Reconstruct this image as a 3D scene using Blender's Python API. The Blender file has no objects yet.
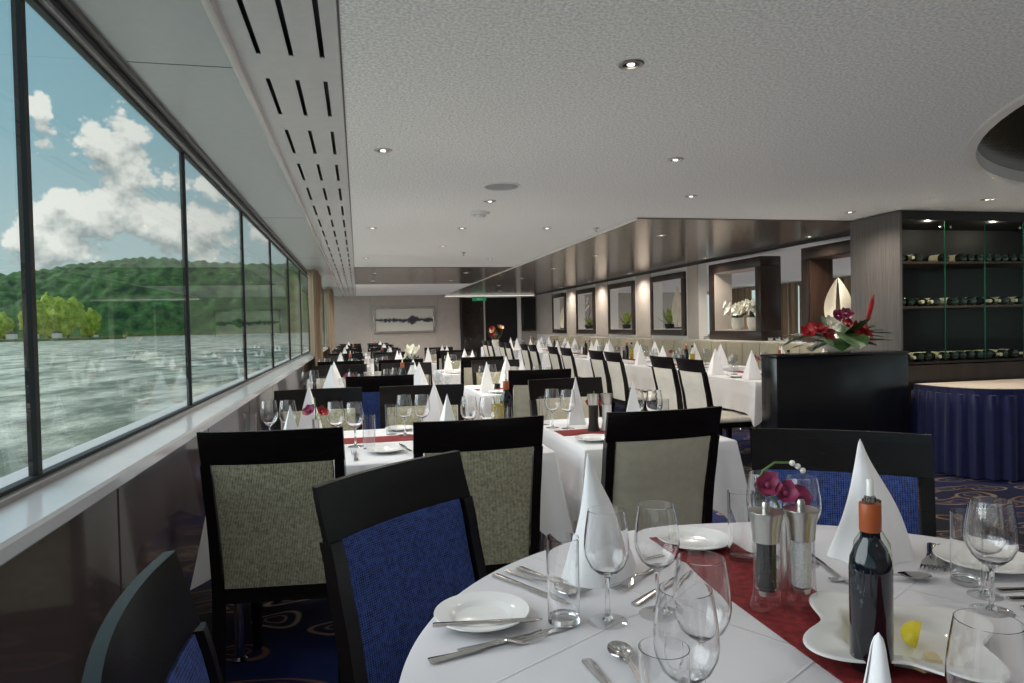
import bpy, bmesh, math, random
from mathutils import Vector, Matrix, noise

random.seed(7)
SC = bpy.context.scene
COL = SC.collection
PI = math.pi
AO_F, AO_D = 0.15, 0.8
H = 1.28                                    # eye height

# ------------------------------------------------------------------ camera
def cam_axes(yaw, pitch, roll):
    y, p, r = map(math.radians, (yaw, pitch, roll))
    f = Vector((math.sin(y)*math.cos(p), math.cos(y)*math.cos(p), -math.sin(p)))
    rt = Vector((math.cos(y), -math.sin(y), 0.0)); up = rt.cross(f)
    c, s = math.cos(r), math.sin(r)
    return rt*c - up*s, rt*s + up*c, f
CR, CU, CF = cam_axes(12.68, 1.32, 1.232)
CAMP = Vector((0, 0, H))
FPX = 682.67
def ray(px, py):
    return CF*FPX + CR*(px-512) + CU*(341.5-py)
def at(px, py, axis, val):                  # where a sight line meets a plane of the room
    v = ray(px, py)
    return CAMP + v*((val-CAMP[axis])/v[axis])
def atz(px, py, z):
    return at(px, py, 2, z)
cd = bpy.data.cameras.new('camera'); cam = bpy.data.objects.new('camera', cd); COL.objects.link(cam)
M = Matrix.Identity(4)
for i in range(3):
    M[i][0], M[i][1], M[i][2], M[i][3] = CR[i], CU[i], -CF[i], CAMP[i]
cam.matrix_world = M
cd.sensor_width = 36; cd.lens = 24; cd.clip_end = 5000; cd.clip_start = 0.02
SC.camera = cam
vs = SC.view_settings
vs.view_transform = 'Standard'; vs.look = 'None'; vs.gamma = 1; vs.use_curve_mapping = False
vs.exposure = 0.0
SC.cycles.max_bounces = 14; SC.cycles.transmission_bounces = 14; SC.cycles.transparent_max_bounces = 40
SC.cycles.glossy_bounces = 6; SC.cycles.diffuse_bounces = 5
SC.cycles.use_denoising = True
SC.cycles.use_fast_gi = True; SC.cycles.fast_gi_method = 'ADD'; SC.cycles.ao_bounces = 1; SC.cycles.ao_bounces_render = 1
SC.cycles.sample_clamp_indirect = 6

# ------------------------------------------------------------------ materials
def mat(name):
    m = bpy.data.materials.new(name); m.use_nodes = True
    nt = m.node_tree
    return m, nt, nt.nodes['Principled BSDF']
def N(nt, typ, **kw):
    n = nt.nodes.new(typ)
    for k, v in kw.items():
        if k in n.inputs: n.inputs[k].default_value = v
        else: setattr(n, k, v)
    return n
def pm(name, col, rough=0.5, metal=0.0, var=0.0, vscale=20.0, bump=0.0, bscale=200.0, spec=0.5, coat=0.0, emit=None, estr=0.0, stretch=None, sheen=0.0, coords='Object'):
    m, nt, b = mat(name)
    L = nt.links.new
    b.inputs['Base Color'].default_value = (*col, 1)
    b.inputs['Roughness'].default_value = rough
    b.inputs['Metallic'].default_value = metal
    b.inputs['Specular IOR Level'].default_value = spec
    b.inputs['Coat Weight'].default_value = coat
    b.inputs['Sheen Weight'].default_value = sheen
    if emit:
        b.inputs['Emission Color'].default_value = (*emit, 1); b.inputs['Emission Strength'].default_value = estr
    tc = N(nt, 'ShaderNodeTexCoord')
    mp = N(nt, 'ShaderNodeMapping'); L(tc.outputs[coords], mp.inputs[0])
    if stretch: mp.inputs['Scale'].default_value = stretch
    if var:
        n = N(nt, 'ShaderNodeTexNoise', Scale=vscale, Detail=4.0); L(mp.outputs[0], n.inputs['Vector'])
        r = N(nt, 'ShaderNodeValToRGB')
        r.color_ramp.elements[0].position = 0.3; r.color_ramp.elements[1].position = 0.7
        r.color_ramp.elements[0].color = (*[c*(1-var) for c in col], 1)
        r.color_ramp.elements[1].color = (*[min(1, c*(1+var)) for c in col], 1)
        L(n.outputs['Fac'], r.inputs[0]); L(r.outputs[0], b.inputs['Base Color'])
    if bump:
        n = N(nt, 'ShaderNodeTexNoise', Scale=bscale, Detail=3.0); L(mp.outputs[0], n.inputs['Vector'])
        bp = N(nt, 'ShaderNodeBump', Strength=bump, Distance=0.01); L(n.outputs['Fac'], bp.inputs['Height'])
        L(bp.outputs[0], b.inputs['Normal'])
    return m
def weave(name, col, col2, scale, rough=0.85, bump=0.4):
    m, nt, b = mat(name); L = nt.links.new
    tc = N(nt, 'ShaderNodeTexCoord')
    def wav(d, s, dist):
        w = N(nt, 'ShaderNodeTexWave', Scale=s, Distortion=dist, Detail=2.0); w.bands_direction = d
        w.inputs['Detail Scale'].default_value = 2.5
        L(tc.outputs['Object'], w.inputs['Vector']); return w
    a = wav('X', scale, 1.2); c = wav('Z', scale*1.25, 1.6)
    ns = N(nt, 'ShaderNodeTexNoise', Scale=scale*1.6, Detail=2.0); L(tc.outputs['Object'], ns.inputs['Vector'])
    mx = N(nt, 'ShaderNodeMath', operation='MULTIPLY'); L(a.outputs['Fac'], mx.inputs[0]); L(c.outputs['Fac'], mx.inputs[1])
    ad = N(nt, 'ShaderNodeMath', operation='MULTIPLY_ADD'); ad.inputs[1].default_value = 0.9
    L(ns.outputs['Fac'], ad.inputs[0]); L(mx.outputs[0], ad.inputs[2])
    r = N(nt, 'ShaderNodeValToRGB'); r.color_ramp.elements[0].position = 0.35; r.color_ramp.elements[1].position = 1.05
    r.color_ramp.elements[1].position = 1.0
    r.color_ramp.elements[0].color = (*col, 1); r.color_ramp.elements[1].color = (*col2, 1)
    L(ad.outputs[0], r.inputs[0]); L(r.outputs[0], b.inputs['Base Color'])
    b.inputs['Roughness'].default_value = rough
    bp = N(nt, 'ShaderNodeBump', Strength=bump, Distance=0.002); L(ad.outputs[0], bp.inputs['Height']); L(bp.outputs[0], b.inputs['Normal'])
    return m
def glass(name, tint=(1, 1, 1), ior=1.45, rough=0.0):
    m, nt, b = mat(name)
    b.inputs['Base Color'].default_value = (*tint, 1); b.inputs['Roughness'].default_value = rough
    b.inputs['IOR'].default_value = ior; b.inputs['Transmission Weight'].default_value = 1.0
    return m
def thin_glass(name, tint, f0=0.03, strength=1.0, ior=1.5):
    m, nt, b = mat(name); nt.nodes.remove(b); L = nt.links.new
    out = nt.nodes['Material Output']
    t = N(nt, 'ShaderNodeBsdfTransparent'); t.inputs[0].default_value = (*tint, 1)
    g = N(nt, 'ShaderNodeBsdfGlossy'); g.inputs['Roughness'].default_value = 0.0
    fr = N(nt, 'ShaderNodeLayerWeight'); fr.inputs['Blend'].default_value = 0.5
    pw = N(nt, 'ShaderNodeMath', operation='POWER'); pw.inputs[1].default_value = 4.5; L(fr.outputs['Facing'], pw.inputs[0])
    ml = N(nt, 'ShaderNodeMath', operation='MULTIPLY_ADD'); ml.inputs[1].default_value = strength; ml.inputs[2].default_value = f0
    ml.use_clamp = True
    L(pw.outputs[0], ml.inputs[0])
    mx = N(nt, 'ShaderNodeMixShader'); L(ml.outputs[0], mx.inputs[0]); L(t.outputs[0], mx.inputs[1]); L(g.outputs[0], mx.inputs[2])
    L(mx.outputs[0], out.inputs[0])
    return m

MT = {}
MT['wood'] = pm('espresso_wood', (0.007, 0.0055, 0.0055), 0.26, var=0.35, vscale=14, stretch=(1, 1, 12), spec=0.28)
MT['beige_fab'] = weave('olive_beige_weave', (0.10, 0.092, 0.052), (0.62, 0.60, 0.42), 60)
MT['plain_fab'] = pm('smooth_beige_upholstery', (0.46, 0.43, 0.33), 0.7, var=0.08, vscale=30, bump=0.15, bscale=400, sheen=0.2)
MT['lit_beige_fab'] = pm('lit_beige_upholstery', (0.62, 0.59, 0.51), 0.7, var=0.06, vscale=30, bump=0.15, bscale=400)  # lighter copy of the beige upholstery, stronger light put into its colour
MT['blue_fab'] = weave('navy_weave', (0.003, 0.005, 0.028), (0.045, 0.09, 0.32), 52)
MT['cloth'] = pm('white_damask', (0.70, 0.705, 0.725), 0.75, bump=0.05, bscale=18, sheen=0.1)
MT['napkin'] = pm('white_linen', (0.84, 0.84, 0.85), 0.8, bump=0.06, bscale=120)
MT['china'] = pm('white_china', (0.78, 0.78, 0.76), 0.12, spec=0.6, var=0.02)
MT['steel'] = pm('polished_steel', (0.62, 0.61, 0.60), 0.14, 1.0, var=0.03)
MT['satin_steel'] = pm('brushed_steel', (0.60, 0.58, 0.55), 0.3, 1.0, var=0.1, vscale=40, stretch=(1, 1, .05))
MT['glass'] = glass('clear_crystal', ior=1.55)
MT['far_glass'] = thin_glass('thin_crystal', (0.90, 0.915, 0.92), 0.10, 2.2)
MT['acrylic'] = thin_glass('clear_acrylic', (0.97, 0.97, 0.97), 0.05, 1.5)
MT['foot_glass'] = thin_glass('thin_foot_crystal', (0.975, 0.98, 0.98), 0.07, 1.5)
MT['oil_clear'] = thin_glass('pale_bottle_glass', (0.90, 0.93, 0.90), 0.06, 1.3)
MT['red'] = pm('red_runner_cloth', (0.20, 0.012, 0.014), 0.8, var=0.45, vscale=60, bump=0.2, bscale=300)
MT['black'] = pm('matte_black', (0.006, 0.006, 0.007), 0.45, var=0.2)
MT['gloss_black'] = pm('gloss_black', (0.007, 0.008, 0.010), 0.2, var=0.2)
MT['pepper'] = pm('peppercorns', (0.02, 0.017, 0.014), 0.7, var=0.8, vscale=250, bump=0.8, bscale=350)
MT['salt'] = pm('coarse_salt', (0.93, 0.92, 0.91), 0.6, var=0.15, vscale=250, bump=0.6, bscale=350)
MT['oil_bottle'] = pm('dark_bottle_glass', (0.004, 0.006, 0.011), 0.08, spec=0.7, coat=0.3)
MT['orange_foil'] = pm('orange_foil', (0.33, 0.075, 0.02), 0.35, var=0.2)
MT['oil'] = pm('yellow_oil', (0.55, 0.38, 0.02), 0.15, var=0.1)
MT['vinegar'] = pm('dark_vinegar', (0.03, 0.008, 0.005), 0.15)
MT['chrome'] = pm('chrome_tube', (0.7, 0.7, 0.72), 0.12, 1.0)
MT['green_bottle'] = pm('green_bottle_glass', (0.010, 0.02, 0.012), 0.08, spec=0.7)
MT['cream_label'] = pm('cream_paper_label', (0.80, 0.70, 0.48), 0.6, var=0.05)
MT['leaf'] = pm('dark_leaf', (0.012, 0.045, 0.015), 0.35, var=0.5, vscale=25)
MT['bright_leaf'] = pm('yellow_green_leaf', (0.20, 0.26, 0.05), 0.4, var=0.4, vscale=25)
MT['stem_green'] = pm('green_stem', (0.10, 0.19, 0.04), 0.45, var=0.2)
MT['broad_green'] = pm('broad_green_leaf', (0.045, 0.11, 0.03), 0.35, var=0.6, vscale=12)
MT['red_flower'] = pm('waxy_red_flower', (0.28, 0.012, 0.016), 0.35, var=0.5, vscale=15)
MT['pink_flower'] = pm('magenta_orchid_petal', (0.24, 0.03, 0.085), 0.5, var=0.7, vscale=60)
MT['white_flower'] = pm('white_orchid_petal', (0.85, 0.84, 0.72), 0.5, var=0.08)
MT['yellow'] = pm('lemon_peel', (0.72, 0.58, 0.03), 0.4, var=0.15, bump=0.2, bscale=150)
MT['butter'] = pm('pale_butter', (0.68, 0.56, 0.33), 0.35, var=0.1)
MT['pearl'] = pm('white_pearl', (0.8, 0.8, 0.75), 0.15)
MT['cream_pot'] = pm('cream_ceramic', (0.74, 0.72, 0.62), 0.2, var=0.05)
MT['wenge'] = pm('wenge_frame_wood', (0.030, 0.019, 0.015), 0.3, var=0.4, vscale=10, stretch=(1, 1, .12))
MT['brown_wood'] = pm('brown_veneer', (0.065, 0.037, 0.026), 0.35, var=0.3, vscale=10, stretch=(6, 6, .3))
MT['grey_wood'] = pm('grey_oak_veneer', (0.115, 0.105, 0.097), 0.4, var=0.28, vscale=9, stretch=(9, 9, .35))
MT['wallpaper'] = pm('taupe_wall_panel', (0.47, 0.42, 0.37), 0.5, var=0.05, vscale=6)
MT['wall_white'] = pm('cream_lacquer', (0.78, 0.76, 0.72), 0.35, var=0.02)
MT['mauve'] = pm('mauve_satin_panel', (0.085, 0.064, 0.061), 0.2, coat=1.0, var=0.12, vscale=3, stretch=(1, 1, .3))
_b = MT['mauve'].node_tree.nodes['Principled BSDF']; _b.inputs['Coat IOR'].default_value = 1.8; _b.inputs['Coat Roughness'].default_value = .07
MT['sill'] = pm('grey_window_sill', (0.60, 0.62, 0.63), 0.14, var=0.05, vscale=5)
MT['frame_al'] = pm('bronze_aluminium', (0.13, 0.12, 0.115), 0.35, 0.5, var=0.08)
MT['frame_light'] = pm('grey_aluminium', (0.33, 0.32, 0.315), 0.3, 0.4, var=0.05)
MT['seal'] = pm('black_rubber_seal', (0.006, 0.008, 0.009), 0.5)
MT['pane'] = thin_glass('tinted_window_glass', (0.96, 0.985, 0.975), 0.018, 0.55)
MT['cab_glass'] = thin_glass('cabinet_door_glass', (0.95, 0.98, 0.965), 0.004, 0.25)
MT['green_edge'] = pm('green_glass_edge', (0.02, 0.14, 0.08), 0.15, spec=0.6)
MT['olive_leather'] = pm('olive_leather', (0.36, 0.325, 0.23), 0.5, var=0.08, vscale=8, bump=0.1, bscale=150)
MT['curtain'] = pm('gold_brown_curtain', (0.23, 0.165, 0.10), 0.75, var=0.2, vscale=8, stretch=(8, 8, .2), sheen=0.3)
MT['panel_grey'] = pm('satin_grey_ceiling_panel', (0.42, 0.44, 0.44), 0.3, var=0.03)
MT['duct'] = pm('perforated_grey_steel', (0.53, 0.53, 0.515), 0.42, var=0.03)
MT['lip'] = pm('pale_lip_metal', (0.60, 0.57, 0.54), 0.25, 0.3, var=0.03)
MT['dark_wall'] = pm('dark_brown_lacquer', (0.022, 0.017, 0.015), 0.12, var=0.3)
MT['silver'] = pm('silver_leaf_frame', (0.62, 0.59, 0.54), 0.25, 0.9, var=0.15, vscale=15)
MT['skirt'] = pm('royal_blue_skirting', (0.005, 0.009, 0.068), 0.65, var=0.2, sheen=0.25)
MT['cream_cloth'] = pm('cream_table_top_cloth', (0.70, 0.60, 0.48), 0.7, var=0.04)
MT['plastic'] = pm('white_plastic', (0.72, 0.72, 0.70), 0.35, var=0.02)
MT['speaker_grille'] = pm('grey_speaker_mesh', (0.36, 0.38, 0.38), 0.6, bump=0.5, bscale=900)
MT['lamp_on'] = pm('glowing_lamp', (1, 1, 1), 0.4, emit=(1.0, 0.90, 0.74), estr=4.0, var=0.01)
MT['led'] = pm('glowing_led_strip', (1, 1, 1), 0.4, emit=(1.0, 0.93, 0.82), estr=1.0, var=0.01)
MT['sign_green'] = pm('lit_green_sign', (0.02, 0.3, 0.12), 0.4, emit=(0.02, 0.45, 0.18), estr=0.22, var=0.01)
MT['house'] = pm('white_render_wall', (0.75, 0.73, 0.68), 0.7, var=0.05)
MT['roof'] = pm('brown_roof_tile', (0.17, 0.10, 0.07), 0.8, var=0.2)
MT['bark'] = pm('grey_bark', (0.10, 0.08, 0.06), 0.9, var=0.3)
MT['sculpt'] = pm('cream_sculpture_glaze', (0.76, 0.70, 0.56), 0.25, var=0.12, vscale=5)
MT['hull'] = pm('white_ship_paint', (0.6, 0.6, 0.6), 0.4, var=0.03)

def ceiling_mat():
    m, nt, b = mat('stippled_ceiling_paint'); L = nt.links.new
    tc = N(nt, 'ShaderNodeTexCoord')
    n = N(nt, 'ShaderNodeTexNoise', Scale=85.0, Detail=3.0, Roughness=0.65); L(tc.outputs['Object'], n.inputs['Vector'])
    r = N(nt, 'ShaderNodeValToRGB'); r.color_ramp.elements[0].position = 0.38; r.color_ramp.elements[1].position = 0.62
    r.color_ramp.elements[0].color = (.64, .64, .61, 1); r.color_ramp.elements[1].color = (.93, .93, .90, 1)
    L(n.outputs['Fac'], r.inputs[0]); L(r.outputs[0], b.inputs['Base Color'])
    bp = N(nt, 'ShaderNodeBump', Strength=0.9, Distance=0.006); L(n.outputs['Fac'], bp.inputs['Height']); L(bp.outputs[0], b.inputs['Normal'])
    b.inputs['Roughness'].default_value = 0.7
    return m
MT['ceiling'] = ceiling_mat()

def gloss_panel_mat(name, c0, c1, rough):
    m, nt, b = mat(name); L = nt.links.new
    tc = N(nt, 'ShaderNodeTexCoord')
    mp = N(nt, 'ShaderNodeMapping'); mp.inputs['Scale'].default_value = (0.25, 9.0, 1); L(tc.outputs['Object'], mp.inputs[0])
    n = N(nt, 'ShaderNodeTexNoise', Scale=9.0, Detail=5.0); L(mp.outputs[0], n.inputs['Vector'])
    r = N(nt, 'ShaderNodeValToRGB'); r.color_ramp.elements[0].position = 0.3; r.color_ramp.elements[1].position = 0.7
    r.color_ramp.elements[0].color = (*c0, 1); r.color_ramp.elements[1].color = (*c1, 1)
    L(n.outputs['Fac'], r.inputs[0]); L(r.outputs[0], b.inputs['Base Color'])
    bp = N(nt, 'ShaderNodeBump', Strength=0.35, Distance=0.003); L(n.outputs['Fac'], bp.inputs['Height']); L(bp.outputs[0], b.inputs['Normal'])
    b.inputs['Roughness'].default_value = rough; b.inputs['Specular IOR Level'].default_value = 0.9
    b.inputs['Metallic'].default_value = 0.35
    return m
MT['soffit'] = gloss_panel_mat('glossy_brown_ceiling_wood', (0.07, 0.055, 0.047), (0.24, 0.195, 0.17), 0.17)
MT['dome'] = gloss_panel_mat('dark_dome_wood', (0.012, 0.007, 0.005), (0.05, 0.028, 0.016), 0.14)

def carpet_mat():
    m, nt, b = mat('navy_carpet_with_loops'); L = nt.links.new
    tc = N(nt, 'ShaderNodeTexCoord')
    nz = N(nt, 'ShaderNodeTexNoise', Scale=2.2, Detail=1.0); L(tc.outputs['Object'], nz.inputs['Vector'])
    add = N(nt, 'ShaderNodeMixRGB', blend_type='ADD'); add.inputs[0].default_value = 0.35
    L(tc.outputs['Object'], add.inputs[1]); L(nz.outputs['Color'], add.inputs[2])
    mp = N(nt, 'ShaderNodeMapping'); mp.inputs['Scale'].default_value = (2.6, 5.5, 1); mp.inputs['Rotation'].default_value = (0, 0, .5)
    L(add.outputs[0], mp.inputs[0])
    v = N(nt, 'ShaderNodeTexVoronoi', Scale=1.0); v.voronoi_dimensions = '2D'; L(mp.outputs[0], v.inputs['Vector'])
    r = N(nt, 'ShaderNodeValToRGB'); e = r.color_ramp.elements
    e[0].position = 0.0; e[0].color = (0, 0, 0, 1); e[1].position = 1; e[1].color = (0, 0, 0, 1)
    for p, c in ((0.30, 0), (0.33, 1), (0.37, 1), (0.40, 0), (0.14, 0), (0.16, .7), (0.18, .7), (0.20, 0)):
        q = e.new(p); q.color = (c, c, c, 1)
    L(v.outputs['Distance'], r.inputs[0])
    r2 = N(nt, 'ShaderNodeValToRGB'); r2.color_ramp.elements[0].color = (.15, .05, .018, 1); r2.color_ramp.elements[1].color = (.30, .24, .18, 1)
    L(v.outputs['Color'], r2.inputs[0])
    mx = N(nt, 'ShaderNodeMixRGB'); n3 = N(nt, 'ShaderNodeTexNoise', Scale=0.7, Detail=1.0); L(tc.outputs['Object'], n3.inputs['Vector'])
    r3 = N(nt, 'ShaderNodeValToRGB'); r3.color_ramp.elements[0].position = .42; r3.color_ramp.elements[1].position = .58
    r3.color_ramp.elements[0].color = (.003, .004, .012, 1); r3.color_ramp.elements[1].color = (.005, .014, .085, 1)
    L(n3.outputs['Fac'], r3.inputs[0]); L(r3.outputs[0], mx.inputs[1]); L(r.outputs[0], mx.inputs[0]); L(r2.outputs[0], mx.inputs[2]); L(mx.outputs[0], b.inputs['Base Color'])
    b.inputs['Roughness'].default_value = 0.95
    n2 = N(nt, 'ShaderNodeTexNoise', Scale=300.0); L(tc.outputs['Object'], n2.inputs['Vector'])
    bp = N(nt, 'ShaderNodeBump', Strength=0.4, Distance=0.004); L(n2.outputs['Fac'], bp.inputs['Height']); L(bp.outputs[0], b.inputs['Normal'])
    return m
MT['carpet'] = carpet_mat()

def water_mat():
    m, nt, b = mat('grey_green_river_water'); L = nt.links.new
    tc = N(nt, 'ShaderNodeTexCoord')
    mp = N(nt, 'ShaderNodeMapping'); mp.inputs['Rotation'].default_value = (0, 0, .35); mp.inputs['Scale'].default_value = (1.0, .45, 1)
    L(tc.outputs['Object'], mp.inputs[0])
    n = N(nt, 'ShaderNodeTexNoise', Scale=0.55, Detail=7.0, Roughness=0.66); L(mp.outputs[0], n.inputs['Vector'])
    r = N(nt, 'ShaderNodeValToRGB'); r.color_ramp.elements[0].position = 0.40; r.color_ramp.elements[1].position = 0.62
    r.color_ramp.elements[0].color = (0.17, 0.19, 0.13, 1); r.color_ramp.elements[1].color = (0.98, 0.95, 0.77, 1)  # ripple sheen painted in: light and dark streaks of the base colour
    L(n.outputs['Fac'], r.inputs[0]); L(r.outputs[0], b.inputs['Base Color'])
    bp = N(nt, 'ShaderNodeBump', Strength=1.0, Distance=0.5); L(n.outputs['Fac'], bp.inputs['Height']); L(bp.outputs[0], b.inputs['Normal'])
    b.inputs['Roughness'].default_value = 0.2; b.inputs['IOR'].default_value = 1.33; b.inputs['Specular IOR Level'].default_value = 0.35
    return m
MT['water'] = water_mat()
def forest_mat(name, c0, c1, sc):
    m, nt, b = mat(name); L = nt.links.new
    tc = N(nt, 'ShaderNodeTexCoord')
    n = N(nt, 'ShaderNodeTexNoise', Scale=sc, Detail=6.0, Roughness=0.7); L(tc.outputs['Object'], n.inputs['Vector'])
    r = N(nt, 'ShaderNodeValToRGB'); r.color_ramp.elements[0].position = 0.36; r.color_ramp.elements[1].position = 0.66
    r.color_ramp.elements[0].color = (*c0, 1); r.color_ramp.elements[1].color = (*c1, 1)
    L(n.outputs['Fac'], r.inputs[0]); L(r.outputs[0], b.inputs['Base Color'])
    bp = N(nt, 'ShaderNodeBump', Strength=1.0, Distance=2.0); L(n.outputs['Fac'], bp.inputs['Height']); L(bp.outputs[0], b.inputs['Normal'])
    b.inputs['Roughness'].default_value = 0.9
    return m
MT['forest'] = forest_mat('woodland_green', (0.012, 0.045, 0.014), (0.11, 0.24, 0.06), 0.09)
MT['spring'] = forest_mat('spring_green_leaves', (0.15, 0.27, 0.025), (0.62, 0.72, 0.12), 0.35)
MT['bank'] = forest_mat('grassy_bank', (0.10, 0.14, 0.04), (0.22, 0.25, 0.09), 0.2)

def painting_mat():
    m, nt, b = mat('ink_landscape_canvas'); L = nt.links.new
    tc = N(nt, 'ShaderNodeTexCoord')
    sp = N(nt, 'ShaderNodeSeparateXYZ'); L(tc.outputs['Object'], sp.inputs[0])
    n = N(nt, 'ShaderNodeTexNoise', Scale=9.0, Detail=5.0, Roughness=0.7); L(tc.outputs['Object'], n.inputs['Vector'])
    n2 = N(nt, 'ShaderNodeTexNoise', Scale=2.2, Detail=1.0); L(tc.outputs['Object'], n2.inputs['Vector'])
    # dark band around z=0, thickness varying along x, plus a round clump at x=.22
    ab = N(nt, 'ShaderNodeMath', operation='ABSOLUTE'); L(sp.outputs[2], ab.inputs[0])
    band = N(nt, 'ShaderNodeMath', operation='MULTIPLY_ADD'); band.inputs[1].default_value = -4.0; band.inputs[2].default_value = 0.34; L(ab.outputs[0], band.inputs[0])
    dx = N(nt, 'ShaderNodeMath', operation='SUBTRACT'); dx.inputs[1].default_value = 0.22; L(sp.outputs[0], dx.inputs[0])
    dx2 = N(nt, 'ShaderNodeMath', operation='MULTIPLY'); L(dx.outputs[0], dx2.inputs[0]); L(dx.outputs[0], dx2.inputs[1])
    z2 = N(nt, 'ShaderNodeMath', operation='MULTIPLY'); L(sp.outputs[2], z2.inputs[0]); L(sp.outputs[2], z2.inputs[1])
    rr = N(nt, 'ShaderNodeMath', operation='ADD'); L(dx2.outputs[0], rr.inputs[0]); L(z2.outputs[0], rr.inputs[1])
    cl = N(nt, 'ShaderNodeMath', operation='MULTIPLY_ADD'); cl.inputs[1].default_value = -14.0; cl.inputs[2].default_value = 0.42; L(rr.outputs[0], cl.inputs[0])
    mx = N(nt, 'ShaderNodeMath', operation='MAXIMUM'); L(band.outputs[0], mx.inputs[0]); L(cl.outputs[0], mx.inputs[1])
    s = N(nt, 'ShaderNodeMath', operation='ADD'); L(mx.outputs[0], s.inputs[0]); L(n.outputs['Fac'], s.inputs[1])
    s2 = N(nt, 'ShaderNodeMath', operation='MULTIPLY_ADD'); s2.inputs[1].default_value = 0.4; L(n2.outputs['Fac'], s2.inputs[0]); L(s.outputs[0], s2.inputs[2])
    r = N(nt, 'ShaderNodeValToRGB'); r.color_ramp.elements[0].position = 0.80; r.color_ramp.elements[1].position = 0.95
    r.color_ramp.elements[0].color = (.66, .64, .56, 1); r.color_ramp.elements[1].color = (.05, .045, .055, 1)
    L(s2.outputs[0], r.inputs[0]); L(r.outputs[0], b.inputs['Base Color'])
    b.inputs['Roughness'].default_value = 0.6
    return m
MT['painting'] = painting_mat()

def tablecloth_mat(name, lines):
    """white cloth with a few ironed creases: raised lines n.x = d in object space"""
    m, nt, b = mat(name); L = nt.links.new
    b.inputs['Base Color'].default_value = (0.64, 0.63, 0.65, 1); b.inputs['Roughness'].default_value = 0.7
    tc = N(nt, 'ShaderNodeTexCoord')
    n = N(nt, 'ShaderNodeTexNoise', Scale=7.0, Detail=4.0); L(tc.outputs['Object'], n.inputs['Vector'])
    h = N(nt, 'ShaderNodeMath', operation='MULTIPLY'); h.inputs[1].default_value = 0.5; L(n.outputs['Fac'], h.inputs[0])
    cur = h
    for (nx, ny, d) in lines:
        dt = N(nt, 'ShaderNodeVectorMath', operation='DOT_PRODUCT'); dt.inputs[1].default_value = (nx, ny, 0); L(tc.outputs['Object'], dt.inputs[0])
        sb = N(nt, 'ShaderNodeMath', operation='SUBTRACT'); sb.inputs[1].default_value = d; L(dt.outputs['Value'], sb.inputs[0])
        ab = N(nt, 'ShaderNodeMath', operation='ABSOLUTE'); L(sb.outputs[0], ab.inputs[0])
        ma = N(nt, 'ShaderNodeMath', operation='MULTIPLY_ADD'); ma.inputs[1].default_value = -300.0; ma.inputs[2].default_value = 1.0; ma.use_clamp = True; L(ab.outputs[0], ma.inputs[0])
        ad = N(nt, 'ShaderNodeMath', operation='ADD'); L(cur.outputs[0], ad.inputs[0]); L(ma.outputs[0], ad.inputs[1]); cur = ad
    bp = N(nt, 'ShaderNodeBump', Strength=0.55, Distance=0.004); L(cur.outputs[0], bp.inputs['Height']); L(bp.outputs[0], b.inputs['Normal'])
    return m

# ------------------------------------------------------------------ mesh helpers
def link(name, bm, m, parent=None, smooth=None, loc=None, rz=0.0):
    """one bmesh -> one mesh object; smooth: angle in degrees or None for flat"""
    bm.normal_update()
    me = bpy.data.meshes.new(name)
    if smooth is not None:
        a = math.radians(smooth)
        for f in bm.faces: f.smooth = True
        for e in bm.edges:
            if len(e.link_faces) == 2 and e.calc_face_angle(0) > a: e.smooth = False
    bm.to_mesh(me); bm.free()
    ms = m if isinstance(m, (list, tuple)) else [m]
    for x in ms: me.materials.append(MT[x] if isinstance(x, str) else x)
    o = bpy.data.objects.new(name, me); COL.objects.link(o)
    if parent is not None: o.parent = parent
    if loc is not None: o.location = loc
    if rz: o.rotation_euler = (0, 0, rz)
    return o
def tag(o, label, cat, group=None, kind=None):
    o['label'] = label; o['category'] = cat
    if group: o['group'] = group
    if kind: o['kind'] = kind
    return o
def empty(name, label, cat, loc=(0, 0, 0), rz=0.0, group=None, kind=None):
    o = bpy.data.objects.new(name, None); COL.objects.link(o)
    o.location = loc; o.rotation_euler = (0, 0, rz); o.empty_display_size = 0.1
    return tag(o, label, cat, group, kind)
def struct(o, label, cat):
    return tag(o, label, cat, None, 'structure')
def kids(o):
    return [c for c in bpy.data.objects if c.parent is o]
KIDS = {}
def dup(o, loc, rz=0.0, label=None, group=None, cat=None, scale=None):
    def tree(s):
        if s.name not in KIDS: KIDS[s.name] = kids(s)
        return KIDS[s.name]
    r = o.copy(); COL.objects.link(r); r.location = loc; r.rotation_euler = (0, 0, rz)
    if scale: r.scale = scale if isinstance(scale, (tuple, list)) else (scale,)*3
    if label: r['label'] = label
    if group: r['group'] = group
    if cat: r['category'] = cat
    for c in tree(o):
        k = c.copy(); COL.objects.link(k); k.parent = r
        for g in tree(c):
            q = g.copy(); COL.objects.link(q); q.parent = k
    return r
class Kind:
    """first call uses the prototype itself, later calls copy it"""
    def __init__(s, make): s.make = make; s.proto = None; s.used = False
    def __call__(s, loc, rz=0.0, label=None, group=None, scale=None):
        if s.proto is None:
            s.proto = s.make()
        if not s.used:
            s.used = True; o = s.proto; o.location = loc; o.rotation_euler = (0, 0, rz)
            if scale: o.scale = scale if isinstance(scale, (tuple, list)) else (scale,)*3
            o['label'] = label
            if group: o['group'] = group
            return o
        o = dup(s.proto, loc, rz, label, None, None, scale)
        if not scale: o.scale = (1, 1, 1)
        if group: o['group'] = group
        elif 'group' in o.keys(): del o['group']
        return o

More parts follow.
